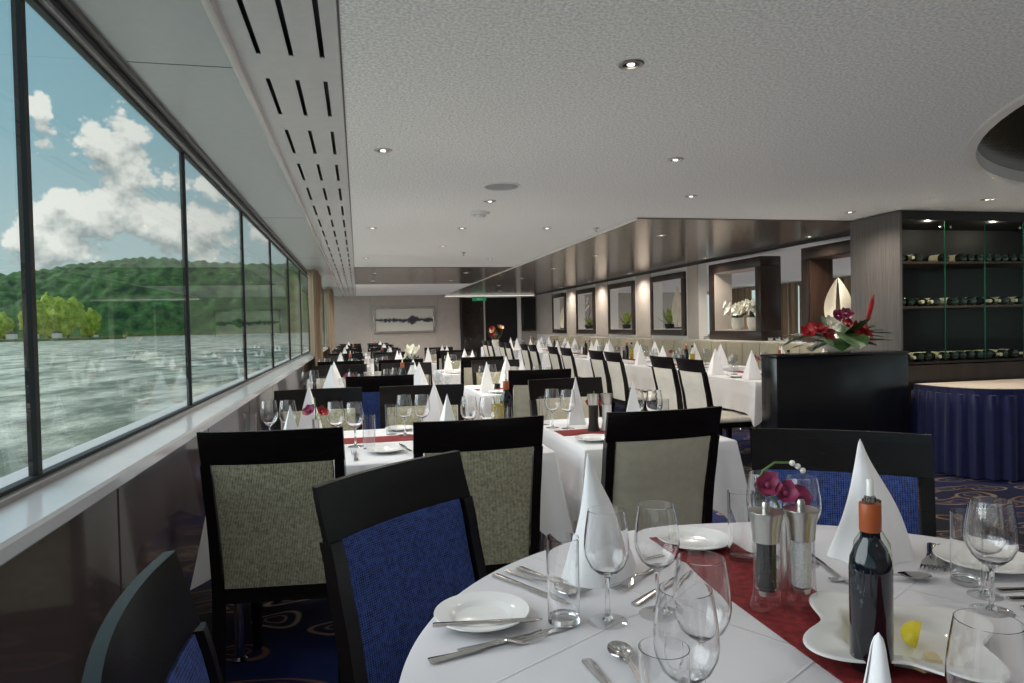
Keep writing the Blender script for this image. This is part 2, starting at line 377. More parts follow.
def add_box(bm, lo, hi, bevel=0.0, seg=2, mtx=None):
    lo = Vector(lo); hi = Vector(hi)
    r = bmesh.ops.create_cube(bm, size=1.0)
    vsx = r['verts']
    c = (lo+hi)/2; s = hi-lo
    for v in vsx: v.co = Vector((v.co.x*s.x, v.co.y*s.y, v.co.z*s.z)) + c
    if bevel:
        es = list({e for v in vsx for e in v.link_edges})
        res = bmesh.ops.bevel(bm, geom=es, offset=bevel, segments=seg, affect='EDGES', profile=0.5)
        vsx = list({v for f in res['faces'] for v in f.verts} | {v for v in vsx if v.is_valid})
    if mtx is not None:
        for v in vsx: v.co = mtx @ v.co
    return vsx
def box(name, lo, hi, m, parent=None, bevel=0.0, seg=2):
    bm = bmesh.new(); add_box(bm, lo, hi, bevel, seg)
    return link(name, bm, m, parent, 40 if bevel else None)
def add_lathe(bm, prof, seg=32, mtx=None):
    """prof: list of (r, z); r==0 collapses to one vertex. closed automatically only through r==0 ends"""
    rings = []
    for r, z in prof:
        if r < 1e-6:
            rings.append([bm.verts.new((0, 0, z))])
        else:
            rings.append([bm.verts.new((r*math.cos(2*PI*i/seg), r*math.sin(2*PI*i/seg), z)) for i in range(seg)])
    for a, b in zip(rings, rings[1:]):
        if len(a) == 1 and len(b) == 1: continue
        for i in range(seg):
            j = (i+1) % seg
            if len(a) == 1: bm.faces.new((a[0], b[j], b[i]))
            elif len(b) == 1: bm.faces.new((a[i], a[j], b[0]))
            else: bm.faces.new((a[i], a[j], b[j], b[i]))
    vsx = [v for r in rings for v in r]
    if mtx is not None:
        for v in vsx: v.co = mtx @ v.co
    return vsx
def fix(bm):
    bmesh.ops.recalc_face_normals(bm, faces=bm.faces[:])
def lathe(name, prof, m, parent=None, seg=32, smooth=35, mtx=None):
    bm = bmesh.new(); add_lathe(bm, prof, seg, mtx); fix(bm)
    return link(name, bm, m, parent, smooth)
def add_tube(bm, pts, rad, seg=8, cap=True):
    pts = [Vector(p) for p in pts]; n = len(pts)
    rads = rad if isinstance(rad, (list, tuple)) else [rad]*n
    rings = []; prev = None
    for i, p in enumerate(pts):
        t = (pts[min(i+1, n-1)]-pts[max(i-1, 0)]).normalized()
        if prev is None:
            u = t.orthogonal().normalized()
        else:
            u = (prev - t*prev.dot(t)).normalized()
        prev = u; w = t.cross(u)
        rings.append([bm.verts.new(p+(u*math.cos(2*PI*k/seg)+w*math.sin(2*PI*k/seg))*rads[i]) for k in range(seg)])
    for a, b in zip(rings, rings[1:]):
        for k in range(seg):
            j = (k+1) % seg
            bm.faces.new((a[k], a[j], b[j], b[k]))
    if cap:
        bm.faces.new(rings[0][::-1]); bm.faces.new(rings[-1])
def tube(name, pts, rad, m, parent=None, seg=8):
    bm = bmesh.new(); add_tube(bm, pts, rad, seg); fix(bm)
    return link(name, bm, m, parent, 50)
def add_grid(bm, fn, nu, nv, closed_u=False):
    g = [[bm.verts.new(fn(i/nu if closed_u else i/(nu-1), j/(nv-1))) for i in range(nu)] for j in range(nv)]
    for j in range(nv-1):
        for i in range(nu if closed_u else nu-1):
            k = (i+1) % nu
            bm.faces.new((g[j][i], g[j][k], g[j+1][k], g[j+1][i]))
    return g
def solidify(bm, t):
    fix(bm)
    bmesh.ops.solidify(bm, geom=bm.faces[:], thickness=t)
    fix(bm)
def prism(name, pts, z0, z1, m, parent=None, bevel=0.0):
    """vertical prism over a plan outline"""
    bm = bmesh.new()
    f = bm.faces.new([bm.verts.new((x, y, z0)) for x, y in pts])
    r = bmesh.ops.extrude_face_region(bm, geom=[f])
    for v in r['geom']:
        if isinstance(v, bmesh.types.BMVert): v.co.z = z1
    fix(bm)
    return link(name, bm, m, parent, 40)

# ================================================================== THE SETTING
YB, YE = -4.0, 19.5          # ends of the room
XL, XR = -0.80, 10.4
ZC = 2.20
struct(box('floor', (XL-.1, YB, -.06), (XR, YE, 0), 'carpet'), 'navy carpet with curling orange and beige loops', 'floor')

# main ceiling with the oval recess
def oval(cx, cy, a, b, n, cnt):
    out = []
    for i in range(cnt):
        t = 2*PI*i/cnt; c, s = math.cos(t), math.sin(t)
        out.append((cx+a*math.copysign(abs(c)**(2/n), c), cy+b*math.copysign(abs(s)**(2/n), s)))
    return out
HOLE = oval(4.95, 1.55, 2.38, 2.36, 1.78, 96)
def slab_with_hole(name, rect, hole, z0, z1, m):
    bm = bmesh.new()
    def loop(pts):
        v = [bm.verts.new((x, y, z0)) for x, y in pts]
        return [bm.edges.new((v[i], v[(i+1) % len(v)])) for i in range(len(v))]
    es = loop(rect) + (loop(hole) if hole else [])
    r = bmesh.ops.triangle_fill(bm, edges=es, use_beauty=True)
    fs = [g for g in r['geom'] if isinstance(g, bmesh.types.BMFace)]
    ex = bmesh.ops.extrude_face_region(bm, geom=fs)
    for v in ex['geom']:
        if isinstance(v, bmesh.types.BMVert): v.co.z = z1
    fix(bm)
    return link(name, bm, m)
SY = 5.58                    # where the glossy soffit starts
SX = 2.40
struct(slab_with_hole('ceiling', [(-.03, YB), (XR, YB), (XR, SY), (-.03, SY)], HOLE, ZC, ZC+.08, 'ceiling'), 'white stippled ceiling with an oval recess', 'ceiling')
struct(box('ceiling_middle', (-.03, SY, ZC), (SX, 10.42, ZC+.08), 'ceiling'), 'white stippled ceiling beside the brown glossy panel', 'ceiling')
struct(box('ceiling_back', (-.03, 14.3, ZC), (SX, YE, ZC+.08), 'ceiling'), 'white ceiling strip in front of the end wall', 'ceiling')
struct(box('ceiling_starboard', (5.13, SY, ZC), (XR, YE, ZC+.08), 'ceiling'), 'white ceiling beyond the framed openings', 'ceiling')
bm = bmesh.new()
add_box(bm, (SX, SY, ZC-.012), (5.10, YE, ZC+.08))
struct(link('ceiling_soffit', bm, 'soffit'), 'glossy brown wood ceiling panel over the banquettes', 'ceiling')
struct(box('ceiling_band', (-.03, 10.43, ZC-.01), (SX-.003, 14.29, ZC+.08), 'soffit'), 'glossy brown ceiling band across the room', 'ceiling')
struct(box('trim_1', (SX-.018, SY, ZC-.022), (SX-.002, YE-.6, ZC-.0005), 'wall_white'), 'thin white edge trim of the brown ceiling panel', 'trim')
struct(box('trim_2', (5.085, SY, ZC-.04), (5.12, YE, ZC), 'black'), 'black edge strip between soffit and openings', 'trim')
# oval recess: white rim band, dark dome panel, boards
bm = bmesh.new()
n = len(HOLE); cx, cy = 4.95, 1.55
def ringpt(k, s, z): x, y = HOLE[k % n]; return (cx+(x-cx)*s, cy+(y-cy)*s, z)
rows = [(1.012, ZC-.014), (0.990, ZC-.014), (0.990, ZC+.06), (1.012, ZC+.06)]
rv = [[bm.verts.new(ringpt(k, s, z)) for k in range(n)] for s, z in rows]
for a in range(4):
    A, B = rv[a], rv[(a+1) % 4]
    for k in range(n): bm.faces.new((A[k], A[(k+1) % n], B[(k+1) % n], B[k]))
fix(bm)
struct(link('trim_3', bm, 'wall_white', None, 40), 'white rim around the oval ceiling recess', 'trim')
struct(prism('ceiling_recess', [ringpt(k, 1.03, 0)[:2] for k in range(n)], ZC+.061, ZC+.10, 'dome'), 'dark glossy wood inside the oval recess', 'ceiling')

# port side: ceiling panel, lip, perforated duct strip
struct(box('ceiling_port', (XL, YB, ZC), (-.385, YE, ZC+.06), 'panel_grey'), 'smooth grey ceiling panel above the windows', 'ceiling')
bm = bmesh.new()
for y in (2.55, 5.85, 9.1, 12.4): add_box(bm, (-.74, y, ZC-.0008), (-.388, y+.004, ZC+.001))
struct(link('trim_4', bm, 'seal'), 'fine dark joints of the grey ceiling panel', 'trim')
struct(box('trim_5', (-.392, YB, ZC-.028), (-.366, YE, ZC+.05), 'lip', None, .004), 'pale metal lip beside the perforated duct strip', 'trim')
# duct strip: a plate with real slots, black backing plate above
xs = [-.366]
for c in (-.297, -.194, -.094): xs += [c-.008, c+.008]
xs.append(-.034)
ys = [YB]; slot = []
k = -3.9
while k < YE-.5:
    ys += [k, k+.43]; slot.append(len(ys)-2); k += .655
off = 2.63 - (-3.9 + .655*10)
ys = [ys[0]] + [y+off for y in ys[1:]] + [YE]
bm = bmesh.new()
gv = [[bm.verts.new((x, y, ZC)) for x in xs] for y in ys]
for j in range(len(ys)-1):
    for i in range(len(xs)-1):
        if (i % 2 == 1) and (j in slot): continue
        bm.faces.new((gv[j][i], gv[j][i+1], gv[j+1][i+1], gv[j+1][i]))
solidify(bm, .003)
struct(link('ceiling_duct', bm, 'duct'), 'grey perforated air duct strip with three rows of slots', 'ceiling')
struct(box('trim_6', (-.366, YB, ZC+.05), (-.030, YE, ZC+.07), 'black'), 'black plate coloured as the dark void above the duct slots', 'trim')  # shade inside the duct is given by this plate's black colour
struct(box('trim_7', (-.036, YB, ZC-.003), (-.029, YE, ZC+.05), 'frame_al'), 'thin dark joint beside the duct strip', 'trim')

# port wall: lower wall, sill, frames, panes
bm = bmesh.new()
y = YB
while y < YE:
    add_box(bm, (-.79, y+.006, 0), (-.70, min(y+1.24, YE)-.006, .86), .003, 1)
    y += 1.24
struct(link('wall_port', bm, 'mauve'), 'mauve satin wall panels under the windows', 'wall')
struct(box('wall_port_backing', (-.86, YB, -.06), (-.79, YE, .90), 'black'), 'dark wall behind the panels', 'wall')
bm = bmesh.new()
pr = [(-.80, .858), (-.652, .858), (-.645, .865), (-.645, .892), (-.652, .900), (-.80, .906)]
a = [bm.verts.new((x, YB, z)) for x, z in pr]; b = [bm.verts.new((x, YE, z)) for x, z in pr]
for i in range(6): bm.faces.new((a[i], a[(i+1) % 6], b[(i+1) % 6], b[i]))
bm.faces.new(a[::-1]); bm.faces.new(b); fix(bm)
struct(link('trim_8', bm, 'sill'), 'grey window sill running along the glass', 'sill')
bm = bmesh.new()
add_box(bm, (-.825, YB, .90), (-.772, YE, .921), .003, 1)
struct(link('trim_9', bm, 'frame_light'), 'grey lower window rail above the sill', 'trim')
struct(box('trim_10', (-.812, YB, .9205), (-.788, YE, .931), 'seal'), 'black rubber seal under the glass', 'trim')
# top rail: stepped profile
struct(box('trim_11', (-.812, YB, 2.140), (-.790, YE, 2.158), 'seal'), 'black rubber seal above the glass', 'trim')
struct(box('trim_12', (-.80, YB, 2.152), (-.775, YE, 2.172), 'frame_light', None, .003, 1), 'pale upper window rail', 'trim')
struct(box('trim_13', (-.80, YB, 2.170), (-.765, YE, 2.186), 'seal'), 'dark strip over the window rail', 'trim')
struct(box('trim_14', (-.80, YB, 2.184), (-.742, YE, 2.200), 'frame_al', None, .003, 1), 'bronze upper window rail', 'trim')
struct(box('wall_port_top', (-.86, YB, 2.265), (-.80, YE, 2.32), 'hull'), 'ship side above the windows', 'wall')
mull = [-3.1, -1.45, .27, 1.934, 3.55, 5.24, 6.87, 8.55, 10.25, 11.95, 13.65, 15.3, 17.0, 18.65]
for i, (y0, y1) in enumerate(zip([YB]+mull, mull+[YE])):
    w = box('window_%d' % (i+1), (-.804, y0+.008, .925), (-.796, y1-.008, 2.148), 'pane')
    struct(w, 'large window pane looking onto the river, number %d along the side' % (i+1), 'window')
for i, y in enumerate(mull):
    t = .012 if abs(y-1.92) < .1 else .008
    struct(box('trim_%d' % (20+i), (-.812, y-t, .925), (-.790, y+t, 2.15), 'seal'), 'slim black joint between window panes', 'trim')

# back wall, end wall, starboard wall
struct(box('wall_rear', (XL-.1, YB-.1, 0), (XR, YB, ZC+.08), 'wallpaper'), 'taupe wall behind the diners', 'wall')
bm = bmesh.new()
for x0, x1 in ((XL, .36), (.363, 2.22), (2.223, 2.86)): add_box(bm, (x0, YE, 0), (x1-.002, YE+.08, ZC+.02), .003, 1)
struct(link('wall_end', bm, 'wallpaper'), 'taupe panelled end wall', 'wall')
struct(box('wall_end_starboard', (4.66, YE, 0), (XR, YE+.08, ZC+.02), 'wallpaper'), 'end wall beyond the dark doors', 'wall')
bm = bmesh.new()
add_box(bm, (XR, YB, 0), (XR+.1, YE, .9)); add_box(bm, (XR, YB, 2.1), (XR+.1, YE, ZC+.08))
y = YB
while y < YE:
    add_box(bm, (XR, y, .9), (XR+.1, y+.35, 2.1)); y += 2.6
struct(link('wall_starboard', bm, 'wallpaper'), 'far starboard wall with windows', 'wall')

# dark doors in the end wall
d = struct(box('door_1', (2.87, YE-.02, 0), (3.555, YE+.04, 2.12), 'dark_wall'), 'dark glossy door leaf by the taupe wall', 'door')
box('door_frame', (2.86, YE-.05, 0), (2.93, YE-.021, 2.14), 'wenge', d)
d = struct(box('door_2', (3.60, YE-.02, 0), (4.55, YE+.04, 2.12), 'black'), 'black door leaf under the green sign', 'door')
box('door_frame', (3.555, YE-.06, 0), (3.60, YE+.04, 2.14), 'wallpaper', d)
struct(box('trim_40', (4.555, YE-.10, 0), (4.655, YE+.05, 2.14), 'wall_white', None, .004), 'pale post beside the black doorway', 'trim')
struct(box('trim_41', (2.42, YE-.12, 2.125), (5.1, YE-.002, 2.185), 'wall_white', None, .004), 'white beam over the dark doors', 'trim')

# partition with framed openings
OPEN = [(10.16, 11.26), (12.22, 13.38), (14.44, 15.52), (16.6, 17.58)]
PX0, PX1 = 5.14, 5.28
bm = bmesh.new()
add_box(bm, (PX0, 9.65, 0), (PX1, YE, 1.12)); add_box(bm, (PX0, 9.65, 2.03), (PX1, YE, ZC+.05))
edges = [9.65] + [v for o in OPEN for v in o] + [YE]
for y0, y1 in zip(edges[::2], edges[1::2]):
    add_box(bm, (PX0, y0, 1.12), (PX1, y1, 2.03))
struct(link('wall_partition', bm, 'wall_white'), 'cream partition wall with framed openings', 'wall')
bm = bmesh.new()
segs = [(9.66, 10.0), (11.40, 12.06), (13.54, 14.28), (15.66, 16.44), (17.72, 19.4)]
for y0, y1 in segs: add_box(bm, (PX0-.012, y0, 1.02), (PX0-.001, y1, 2.19), .002, 1)
struct(link('wall_partition_panelling', bm, 'wallpaper'), 'taupe panels between the framed openings', 'wall')
struct(box('wall_low', (5.10, 5.62, 0), (5.46, 9.645, .985), 'wallpaper'), 'low wall carrying the big open frames', 'wall')
struct(box('trim_42', (5.06, 5.62, .985), (5.48, 9.645, 1.012), 'wall_white', None, .004), 'cream ledge on the low wall', 'trim')
# mirror panel at the far end of the partition
mp_ = empty('wall_mirror', 'dark framed mirror at the far end beside the doorway', 'mirror', (4.9, YE-.02, 1.0))
box('frame', (-.22, -.05, .12), (.20, 0, 1.1), 'wenge', mp_, .004)
box('mirror_glass', (-.17, -.056, .17), (.15, -.051, 1.05), 'gloss_black', mp_)

# daylight outside: water, banks
def plane(name, x0, x1, y0, y1, z, m):
    bm = bmesh.new()
    bm.faces.new([bm.verts.new(p) for p in ((x0, y0, z), (x1, y0, z), (x1, y1, z), (x0, y1, z))])
    return link(name, bm, m)
ZW = -0.70
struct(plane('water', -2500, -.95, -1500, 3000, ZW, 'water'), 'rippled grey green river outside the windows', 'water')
struct(box('wall_hull', (-.95, YB, -2), (-.86, YE, .90), 'hull'), 'white ship side below the windows', 'wall')
# wooded ridge: far shore points from sight lines
DIST = 620.0
def far(px, d, z):
    v = ray(px, 336.0); v = Vector((v.x, v.y, 0)).normalized()
    return Vector((v.x*d, v.y*d, z))
ridge = [(-420, 255), (-260, 262), (-120, 270), (-40, 276), (0, 274), (30, 272), (68, 265), (114, 261), (164, 258), (228, 262), (275, 263), (310, 262), (345, 266), (400, 280), (470, 300)]
def ridge_y(px):
    for (a, ya), (b, yb) in zip(ridge, ridge[1:]):
        if a <= px <= b: return ya+(yb-ya)*(px-a)/(b-a)
    return 300
bm = bmesh.new()
NU, NV = 420, 56
def hill(u, v):
    px = -420 + 890*u
    d = DIST + 8 + 190*v
    hor = 337.7 - .0215*px
    vv = ray(px, 336.0); kc = math.hypot(vv.x, vv.y)
    top = (hor - ridge_y(px))/kc*(DIST+150)*.97
    base = far(px, d, 0)
    h = top*math.sin(min(1, v/.8)*PI/2)**.9 if v < .8 else top*(1-.3*(v-.8)/.2)
    q = Vector((base.x*.105, base.y*.105, 0))
    cell = noise.voronoi(q*1.0)[0][0]
    big = noise.noise(Vector((base.x*.012, base.y*.012, 3)))
    h += (0.75-cell)*6.5*min(1, v*9+.25) + big*5*min(1, v*3)
    return (base.x, base.y, ZW+max(0.0, h) + .3)
add_grid(bm, hill, NU, NV); fix(bm)
tag(link('woods', bm, 'forest', None, 180), 'dense green wooded hillside along the far river bank', 'woods', None, 'stuff')
pts = [far(px, DIST-6, 0) for px in range(-420, 471, 30)] + [far(px, DIST+30, 0) for px in range(470, -421, -30)]
struct(prism('land_bank', [(p.x, p.y) for p in pts], ZW-.5, ZW+1.6, 'bank'), 'low grey green bank at the foot of the woods', 'land')
# grassy spit, with spring-green trees and little houses
sp = []
for px, d in ((-160, 330), (-40, 315), (60, 312), (118, 330), (126, 345), (100, 420), (-160, 430)):
    v = far(px, d, 0); sp.append((v.x, v.y))
struct(prism('land_spit', sp, ZW-.5, ZW+.9, 'bank'), 'low grassy spit of land on the far side', 'land')
def make_tree(hh, seed):
    def mk():
        t = empty('broadleaf_tree', 'x', 'tree')
        bm = bmesh.new()
        add_tube(bm, [(0, 0, 0), (0.1, 0, hh*.3), (0, .1, hh*.55)], [hh*.03, hh*.025, hh*.012], 8); fix(bm)
        link('trunk', bm, 'bark', t, 60)
        bm = bmesh.new()
        bmesh.ops.create_icosphere(bm, subdivisions=5, radius=1)
        for v in bm.verts:
            c = v.co.normalized()
            w = 1 + .45*noise.noise(c*1.7+Vector((seed, 0, 0))) + .30*(0.5-noise.voronoi(c*3.2+Vector((seed, 5, 0)))[0][0]) + .18*(0.4-noise.voronoi(c*8+Vector((seed, 1, 2)))[0][0])
            v.co = Vector((c.x*w*hh*.36, c.y*w*hh*.36, hh*.54 + c.z*w*hh*.44))
        fix(bm)
        link('crown', bm, 'spring', t, 180)
        return t
    return mk
trees = [(36, 334, 13.5, 'young bright green tree at the river end of the spit'), (50, 356, 18.5, 'tallest bright green tree on the spit'), (68, 336, 16.5, 'bright green rounded tree beside the tallest one'),
         (90, 357, 12, 'small bright green tree at the tip of the spit'), (4, 356, 10.5, 'yellowish green tree near the window edge'), (-24, 336, 14, 'broad green tree behind the thick window joint')]
for i, (px, d, hh, lb) in enumerate(trees):
    t = make_tree(hh, i*7.3)(); v = far(px, d, ZW+.9); t.location = v; t['label'] = lb; t['group'] = 'trees on the spit'
def make_house():
    h = empty('river_house', 'x', 'house')
    box('wall', (-3, -2, 0), (3, 2, 2.6), 'house', h)
    bm = bmesh.new()
    for sx in (0,):
        a = [bm.verts.new(p) for p in ((-3.3, -2.3, 2.5), (3.3, -2.3, 2.5), (3.3, 2.3, 2.5), (-3.3, 2.3, 2.5), (-3.3, 0, 4.0), (3.3, 0, 4.0))]
        for f in ((0, 1, 5, 4), (2, 3, 4, 5), (0, 4, 3), (1, 2, 5), (0, 3, 2, 1)): bm.faces.new([a[q] for q in f])
    fix(bm); link('roof', bm, 'roof', h)
    return h
HS = Kind(make_house)
for px, d, lb in ((12, 322, 'small white house at the window edge of the spit'), (34, 326, 'small white house under the tallest tree'), (57, 322, 'small white house between the bright trees'), (96, 338, 'tiny white hut out on the tip of the spit')):
    HS(far(px, d, ZW+.9), 1.9, lb, 'houses on the spit', .8 if px < 60 else .45)

# ------------------------------------------------------------------ curtains
def curtain(name, x, y0, y1, z0, z1, amp, folds, label, thick=.012, xdir=False):
    bm = bmesh.new()
    nU = folds*10+1
    def fn(u, v):
        ph = 2*PI*folds*u
        s = .55+.45*v
        ox = amp*math.sin(ph)*(.85+.15*math.sin(9*v)) + .25*amp*math.sin(2.3*ph+1)
        yy = y0+(y1-y0)*u + .25*amp*math.cos(ph)
        return (x+ox, yy, z0+(z1-z0)*v)
    add_grid(bm, fn, nU, 8); solidify(bm, thick)
    return tag(link(name, bm, 'curtain', None, 60), label, 'curtain', 'window curtains')
curtain('curtain', -.642, 10.35, 11.9, .08, 2.17, .055, 7, 'gold brown pleated curtain hanging by the port windows, nearer one')
curtain('curtain', -.62, 15.2, 16.6, .08, 2.17, .065, 7, 'gold brown pleated curtain hanging close to the taupe end wall')

for px, lb in ((786, 'gold curtain on the starboard side seen between the big frames'), (838, 'gold curtain on the starboard side beside the leaf sculpture'), (742, 'gold curtain on the starboard side behind the orchid frame')):
    q = at(px, 300, 0, 10.25)
    curtain('curtain', 10.22, q.y-.45, q.y+.45, .08, 2.17, .07, 6, lb)
# ================================================================== CHAIRS
def yb(z):
    pts = [(0, -.275), (.2, -.235), (.42, -.205), (.6, -.222), (.78, -.258), (.96, -.305)]
    for (a, p), (b, q) in zip(pts, pts[1:]):
        if a <= z <= b:
            t = (z-a)/(b-a); t = t*t*(3-2*t)*.35+t*.65
            return p+(q-p)*t
    return pts[-1][1]
def bow(x): return -.028*(1-(x/.235)**2)
def slab_on_back(name, x_of_z, z0, z1, t, m, parent, nx=12, nz=8, puff=0.0, rb=1.0):
    """curved slab following the backrest; puff bulges both faces"""
    bm = bmesh.new()
    def pt(u, v, s):
        z = z0+(z1-z0)*v; x = x_of_z(z)*(2*u-1)
        e = (1-(2*u-1)**6)*(1-(2*v-1)**8)
        return Vector((x, yb(z)+bow(x)*rb*min(1, max(0, (z-.36)/.5)) + s*(t/2+puff*e), z))
    F = [[bm.verts.new(pt(i/nx, j/nz, 1)) for i in range(nx+1)] for j in range(nz+1)]
    B = [[bm.verts.new(pt(i/nx, j/nz, -1)) for i in range(nx+1)] for j in range(nz+1)]
    for j in range(nz):
        for i in range(nx):
            bm.faces.new((F[j][i], F[j][i+1], F[j+1][i+1], F[j+1][i]))
            bm.faces.new((B[j][i+1], B[j][i], B[j+1][i], B[j+1][i+1]))
    for j in range(nz):
        bm.faces.new((F[j][0], F[j+1][0], B[j+1][0], B[j][0])); bm.faces.new((F[j+1][nx], F[j][nx], B[j][nx], B[j+1][nx]))
    for i in range(nx):
        bm.faces.new((F[0][i+1], F[0][i], B[0][i], B[0][i+1])); bm.faces.new((F[nz][i], F[nz][i+1], B[nz][i+1], B[nz][i]))
    fix(bm)
    return link(name, bm, m, parent, 40)
def add_bar(bm, path, sizes):
    """square section bar; path of points, sizes (wx, wy)"""
    rings = []
    for p, (a, b) in zip(path, sizes):
        rings.append([bm.verts.new((p[0]+sx*a/2, p[1]+sy*b/2, p[2])) for sx, sy in ((-1, -1), (1, -1), (1, 1), (-1, 1))])
    for A, B in zip(rings, rings[1:]):
        for k in range(4): bm.faces.new((A[k], A[(k+1) % 4], B[(k+1) % 4], B[k]))
    bm.faces.new(rings[0][::-1]); bm.faces.new(rings[-1]); fix(bm)
def make_chair(fab):
    def mk():
        t = empty('dining_chair', 'x', 'chair')
        slab_on_back('top_rail', lambda z: .233, .842, .955, .016, 'wood', t)
        slab_on_back('back_panel', lambda z: .188+.006*(z-.4)/.44, .402, .841, .022, fab, t, 14, 14, .008)
        slab_on_back('bottom_rail', lambda z: .20, .352, .401, .024, 'wood', t)
        for s in (-1, 1):
            bm = bmesh.new()
            zs = [0, .1, .2, .3, .36, .42, .5, .58, .66, .74, .8, .8415]
            add_bar(bm, [(s*(.205+.011*z/.84), yb(z)-(.004 if z > .4 else 0), z) for z in zs], [(.033, .034+.012*(1-abs(z-.42)/.5)) for z in zs])
            link('back_post', bm, 'wood', t, 30)
            bm = bmesh.new()
            add_bar(bm, [(s*.196, .205, 0), (s*.194, .2, .345)], [(.028, .028), (.042, .042)])
            link('front_leg', bm, 'wood', t)
        bm = bmesh.new()
        add_box(bm, (-.185, -.185, .352), (.185, .20, .398), .004, 1)
        link('seat_frame', bm, 'wood', t, 40)
        bm = bmesh.new()
        vsx = add_box(bm, (-.212, -.185, .399), (.212, .235, .447), .018, 3)
        for v in vsx:
            if v.co.z > .43: v.co.z += .008*(1-(v.co.x/.22)**2)
            v.co.x *= 1+.06*(v.co.y/.235)
        fix(bm)
        link('seat', bm, fab, t, 40)
        return t
    return mk
CH_A = Kind(make_chair('beige_fab')); CH_P = Kind(make_chair('plain_fab')); CH_B = Kind(make_chair('blue_fab')); CH_C = Kind(make_chair('lit_beige_fab'))
def face_angle(dx, dy): return math.atan2(-dx, dy)           # rotation that turns +Y to (dx, dy)
def chair_at(kind, rail, facing, label, group=None):
    """rail: plan point of the top rail's middle; facing: plan direction the sitter looks"""
    d = Vector((facing[0], facing[1], 0)).normalized()
    p = Vector((rail[0], rail[1], 0)) + d*.312
    return kind(p, face_angle(d.x, d.y), label, group)

# round table chairs
chair_at(CH_B, (.07, 1.625), (.675, -.738), 'black framed chair with navy woven back, turned towards the round table, whole blue panel showing')
chair_at(CH_B, (1.345, 1.715), (-.57, -.82), 'black framed navy chair across the round table, behind the tall white napkin')
chair_at(CH_B, (-.264, .868), (.99, .11), 'black navy chair beside the window sill at the picture corner, rail edge catching light')
# second row, near side and far side
chair_at(CH_A, (-.29, 2.36), (.11, .99), 'olive beige woven chair back standing closest to the window wall')
chair_at(CH_A, (.41, 2.362), (0, 1), 'olive beige woven chair back in the middle of the three side by side')
chair_at(CH_P, (1.115, 2.355), (-.03, 1), 'smooth beige chair back with black top rail behind the round table')

# ================================================================== TABLES AND CLOTHS
def rect_perim(hx, hy, n):
    """n points around a rectangle with their outward normal and corner factor"""
    P = 4*(hx+hy); out = []
    for k in range(n):
        s = P*k/n
        if s < 2*hx: x, y, nx, ny = -hx+s, -hy, 0, -1
        elif s < 2*hx+2*hy: x, y, nx, ny = hx, -hy+(s-2*hx), 1, 0
        elif s < 4*hx+2*hy: x, y, nx, ny = hx-(s-2*hx-2*hy), hy, 0, 1
        else: x, y, nx, ny = -hx, hy-(s-4*hx-2*hy), -1, 0
        dc = math.hypot(hx-abs(x), hy-abs(y))
        cf = math.exp(-(dc/.062)**2)
        if cf > .02:
            dgx, dgy = math.copysign(1, x)*.7071, math.copysign(1, y)*.7071
            w = min(1, cf*1.2)
            nx, ny = nx*(1-w)+dgx*w, ny*(1-w)+dgy*w
            q = math.hypot(nx, ny); nx, ny = nx/q, ny/q
        out.append((x, y, nx, ny, cf, s))
    return out
def rect_cloth(hx, hy, drop, seed, label, loc, m='cloth', group=None, n=168, out=.035, extra=.16):
    bm = bmesh.new()
    per = rect_perim(hx, hy, n); rnd = random.Random(seed)
    ph = [rnd.uniform(0, 6.3) for _ in range(4)]
    rings = []
    for f in (.30, .62, .88, 1.0):
        rings.append([bm.verts.new((x*f, y*f, .75)) for x, y, *_ in per])
    rings.append([bm.verts.new((x+nx*.006, y+ny*.006, .746)) for x, y, nx, ny, cf, s in per])
    K = 9
    for k in range(1, K+1):
        t = k/K; r = []
        for x, y, nx, ny, cf, s in per:
            fold = .55*math.sin(s*15+ph[0])+.35*math.sin(s*27+ph[1])+.3*math.sin(s*7.3+ph[2])
            d = .007 + out*t*(.35+.35*fold*t) + cf*(.05+.5*(out-.03))*t - (.012+out*.5)*t*math.exp(-((1-cf)-.55)**2/.03)
            z = .746 - (drop+extra*cf**.7)*t
            r.append(bm.verts.new((x+nx*d, y+ny*d, z)))
        rings.append(r)
    for A, B in zip(rings, rings[1:]):
        for k in range(n): bm.faces.new((A[k], B[k], B[(k+1) % n], A[(k+1) % n]))
    bm.faces.new(rings[0][::-1]); 
    bmesh.ops.triangulate(bm, faces=[f for f in bm.faces if len(f.verts) > 4])
    fix(bm)
    o = link('tablecloth', bm, m, None, 50)
    o.location = (loc[0], loc[1], 0)
    return tag(o, label, 'tablecloth', group)
def make_table(hx, hy, post=False):
    t = empty('dining_table', 'x', 'table')
    box('table_top', (-hx+.012, -hy+.012, .715), (hx-.012, hy-.012, .744), 'brown_wood', t, .003, 1)
    for sx in (-1, 1):
        for sy in (-1, 1):
            bm = bmesh.new()
            add_lathe(bm, [(0, 0), (.028, 0), (.028, .01), (.019, .02), (.019, .715), (0, .715)], 12, Matrix.Translation((sx*(hx-(.045 if hx > .6 else .065)), sy*(hy-.05), 0)))
            fix(bm); link('leg', bm, 'chrome', t, 40)
    return t
def make_pedestal_table(hx, hy):
    t = empty('dining_table', 'x', 'table')
    box('table_top', (-hx+.012, -hy+.012, .715), (hx-.012, hy-.012, .744), 'brown_wood', t, .003, 1)
    lathe('pedestal', [(0, .022), (.035, .022), (.030, .08), (.030, .70), (.08, .714), (0, .7145)], 'chrome', t, 20, 40)
    lathe('base_plate', [(0, 0), (.14, 0), (.14, .010), (.05, .021), (0, .0215)], 'chrome', t, 32, 40)
    return t
TA = Kind(lambda: make_table(.65, .45)); TB = Kind(lambda: make_pedestal_table(.34, .45)); TC = Kind(lambda: make_table(.53, .64))

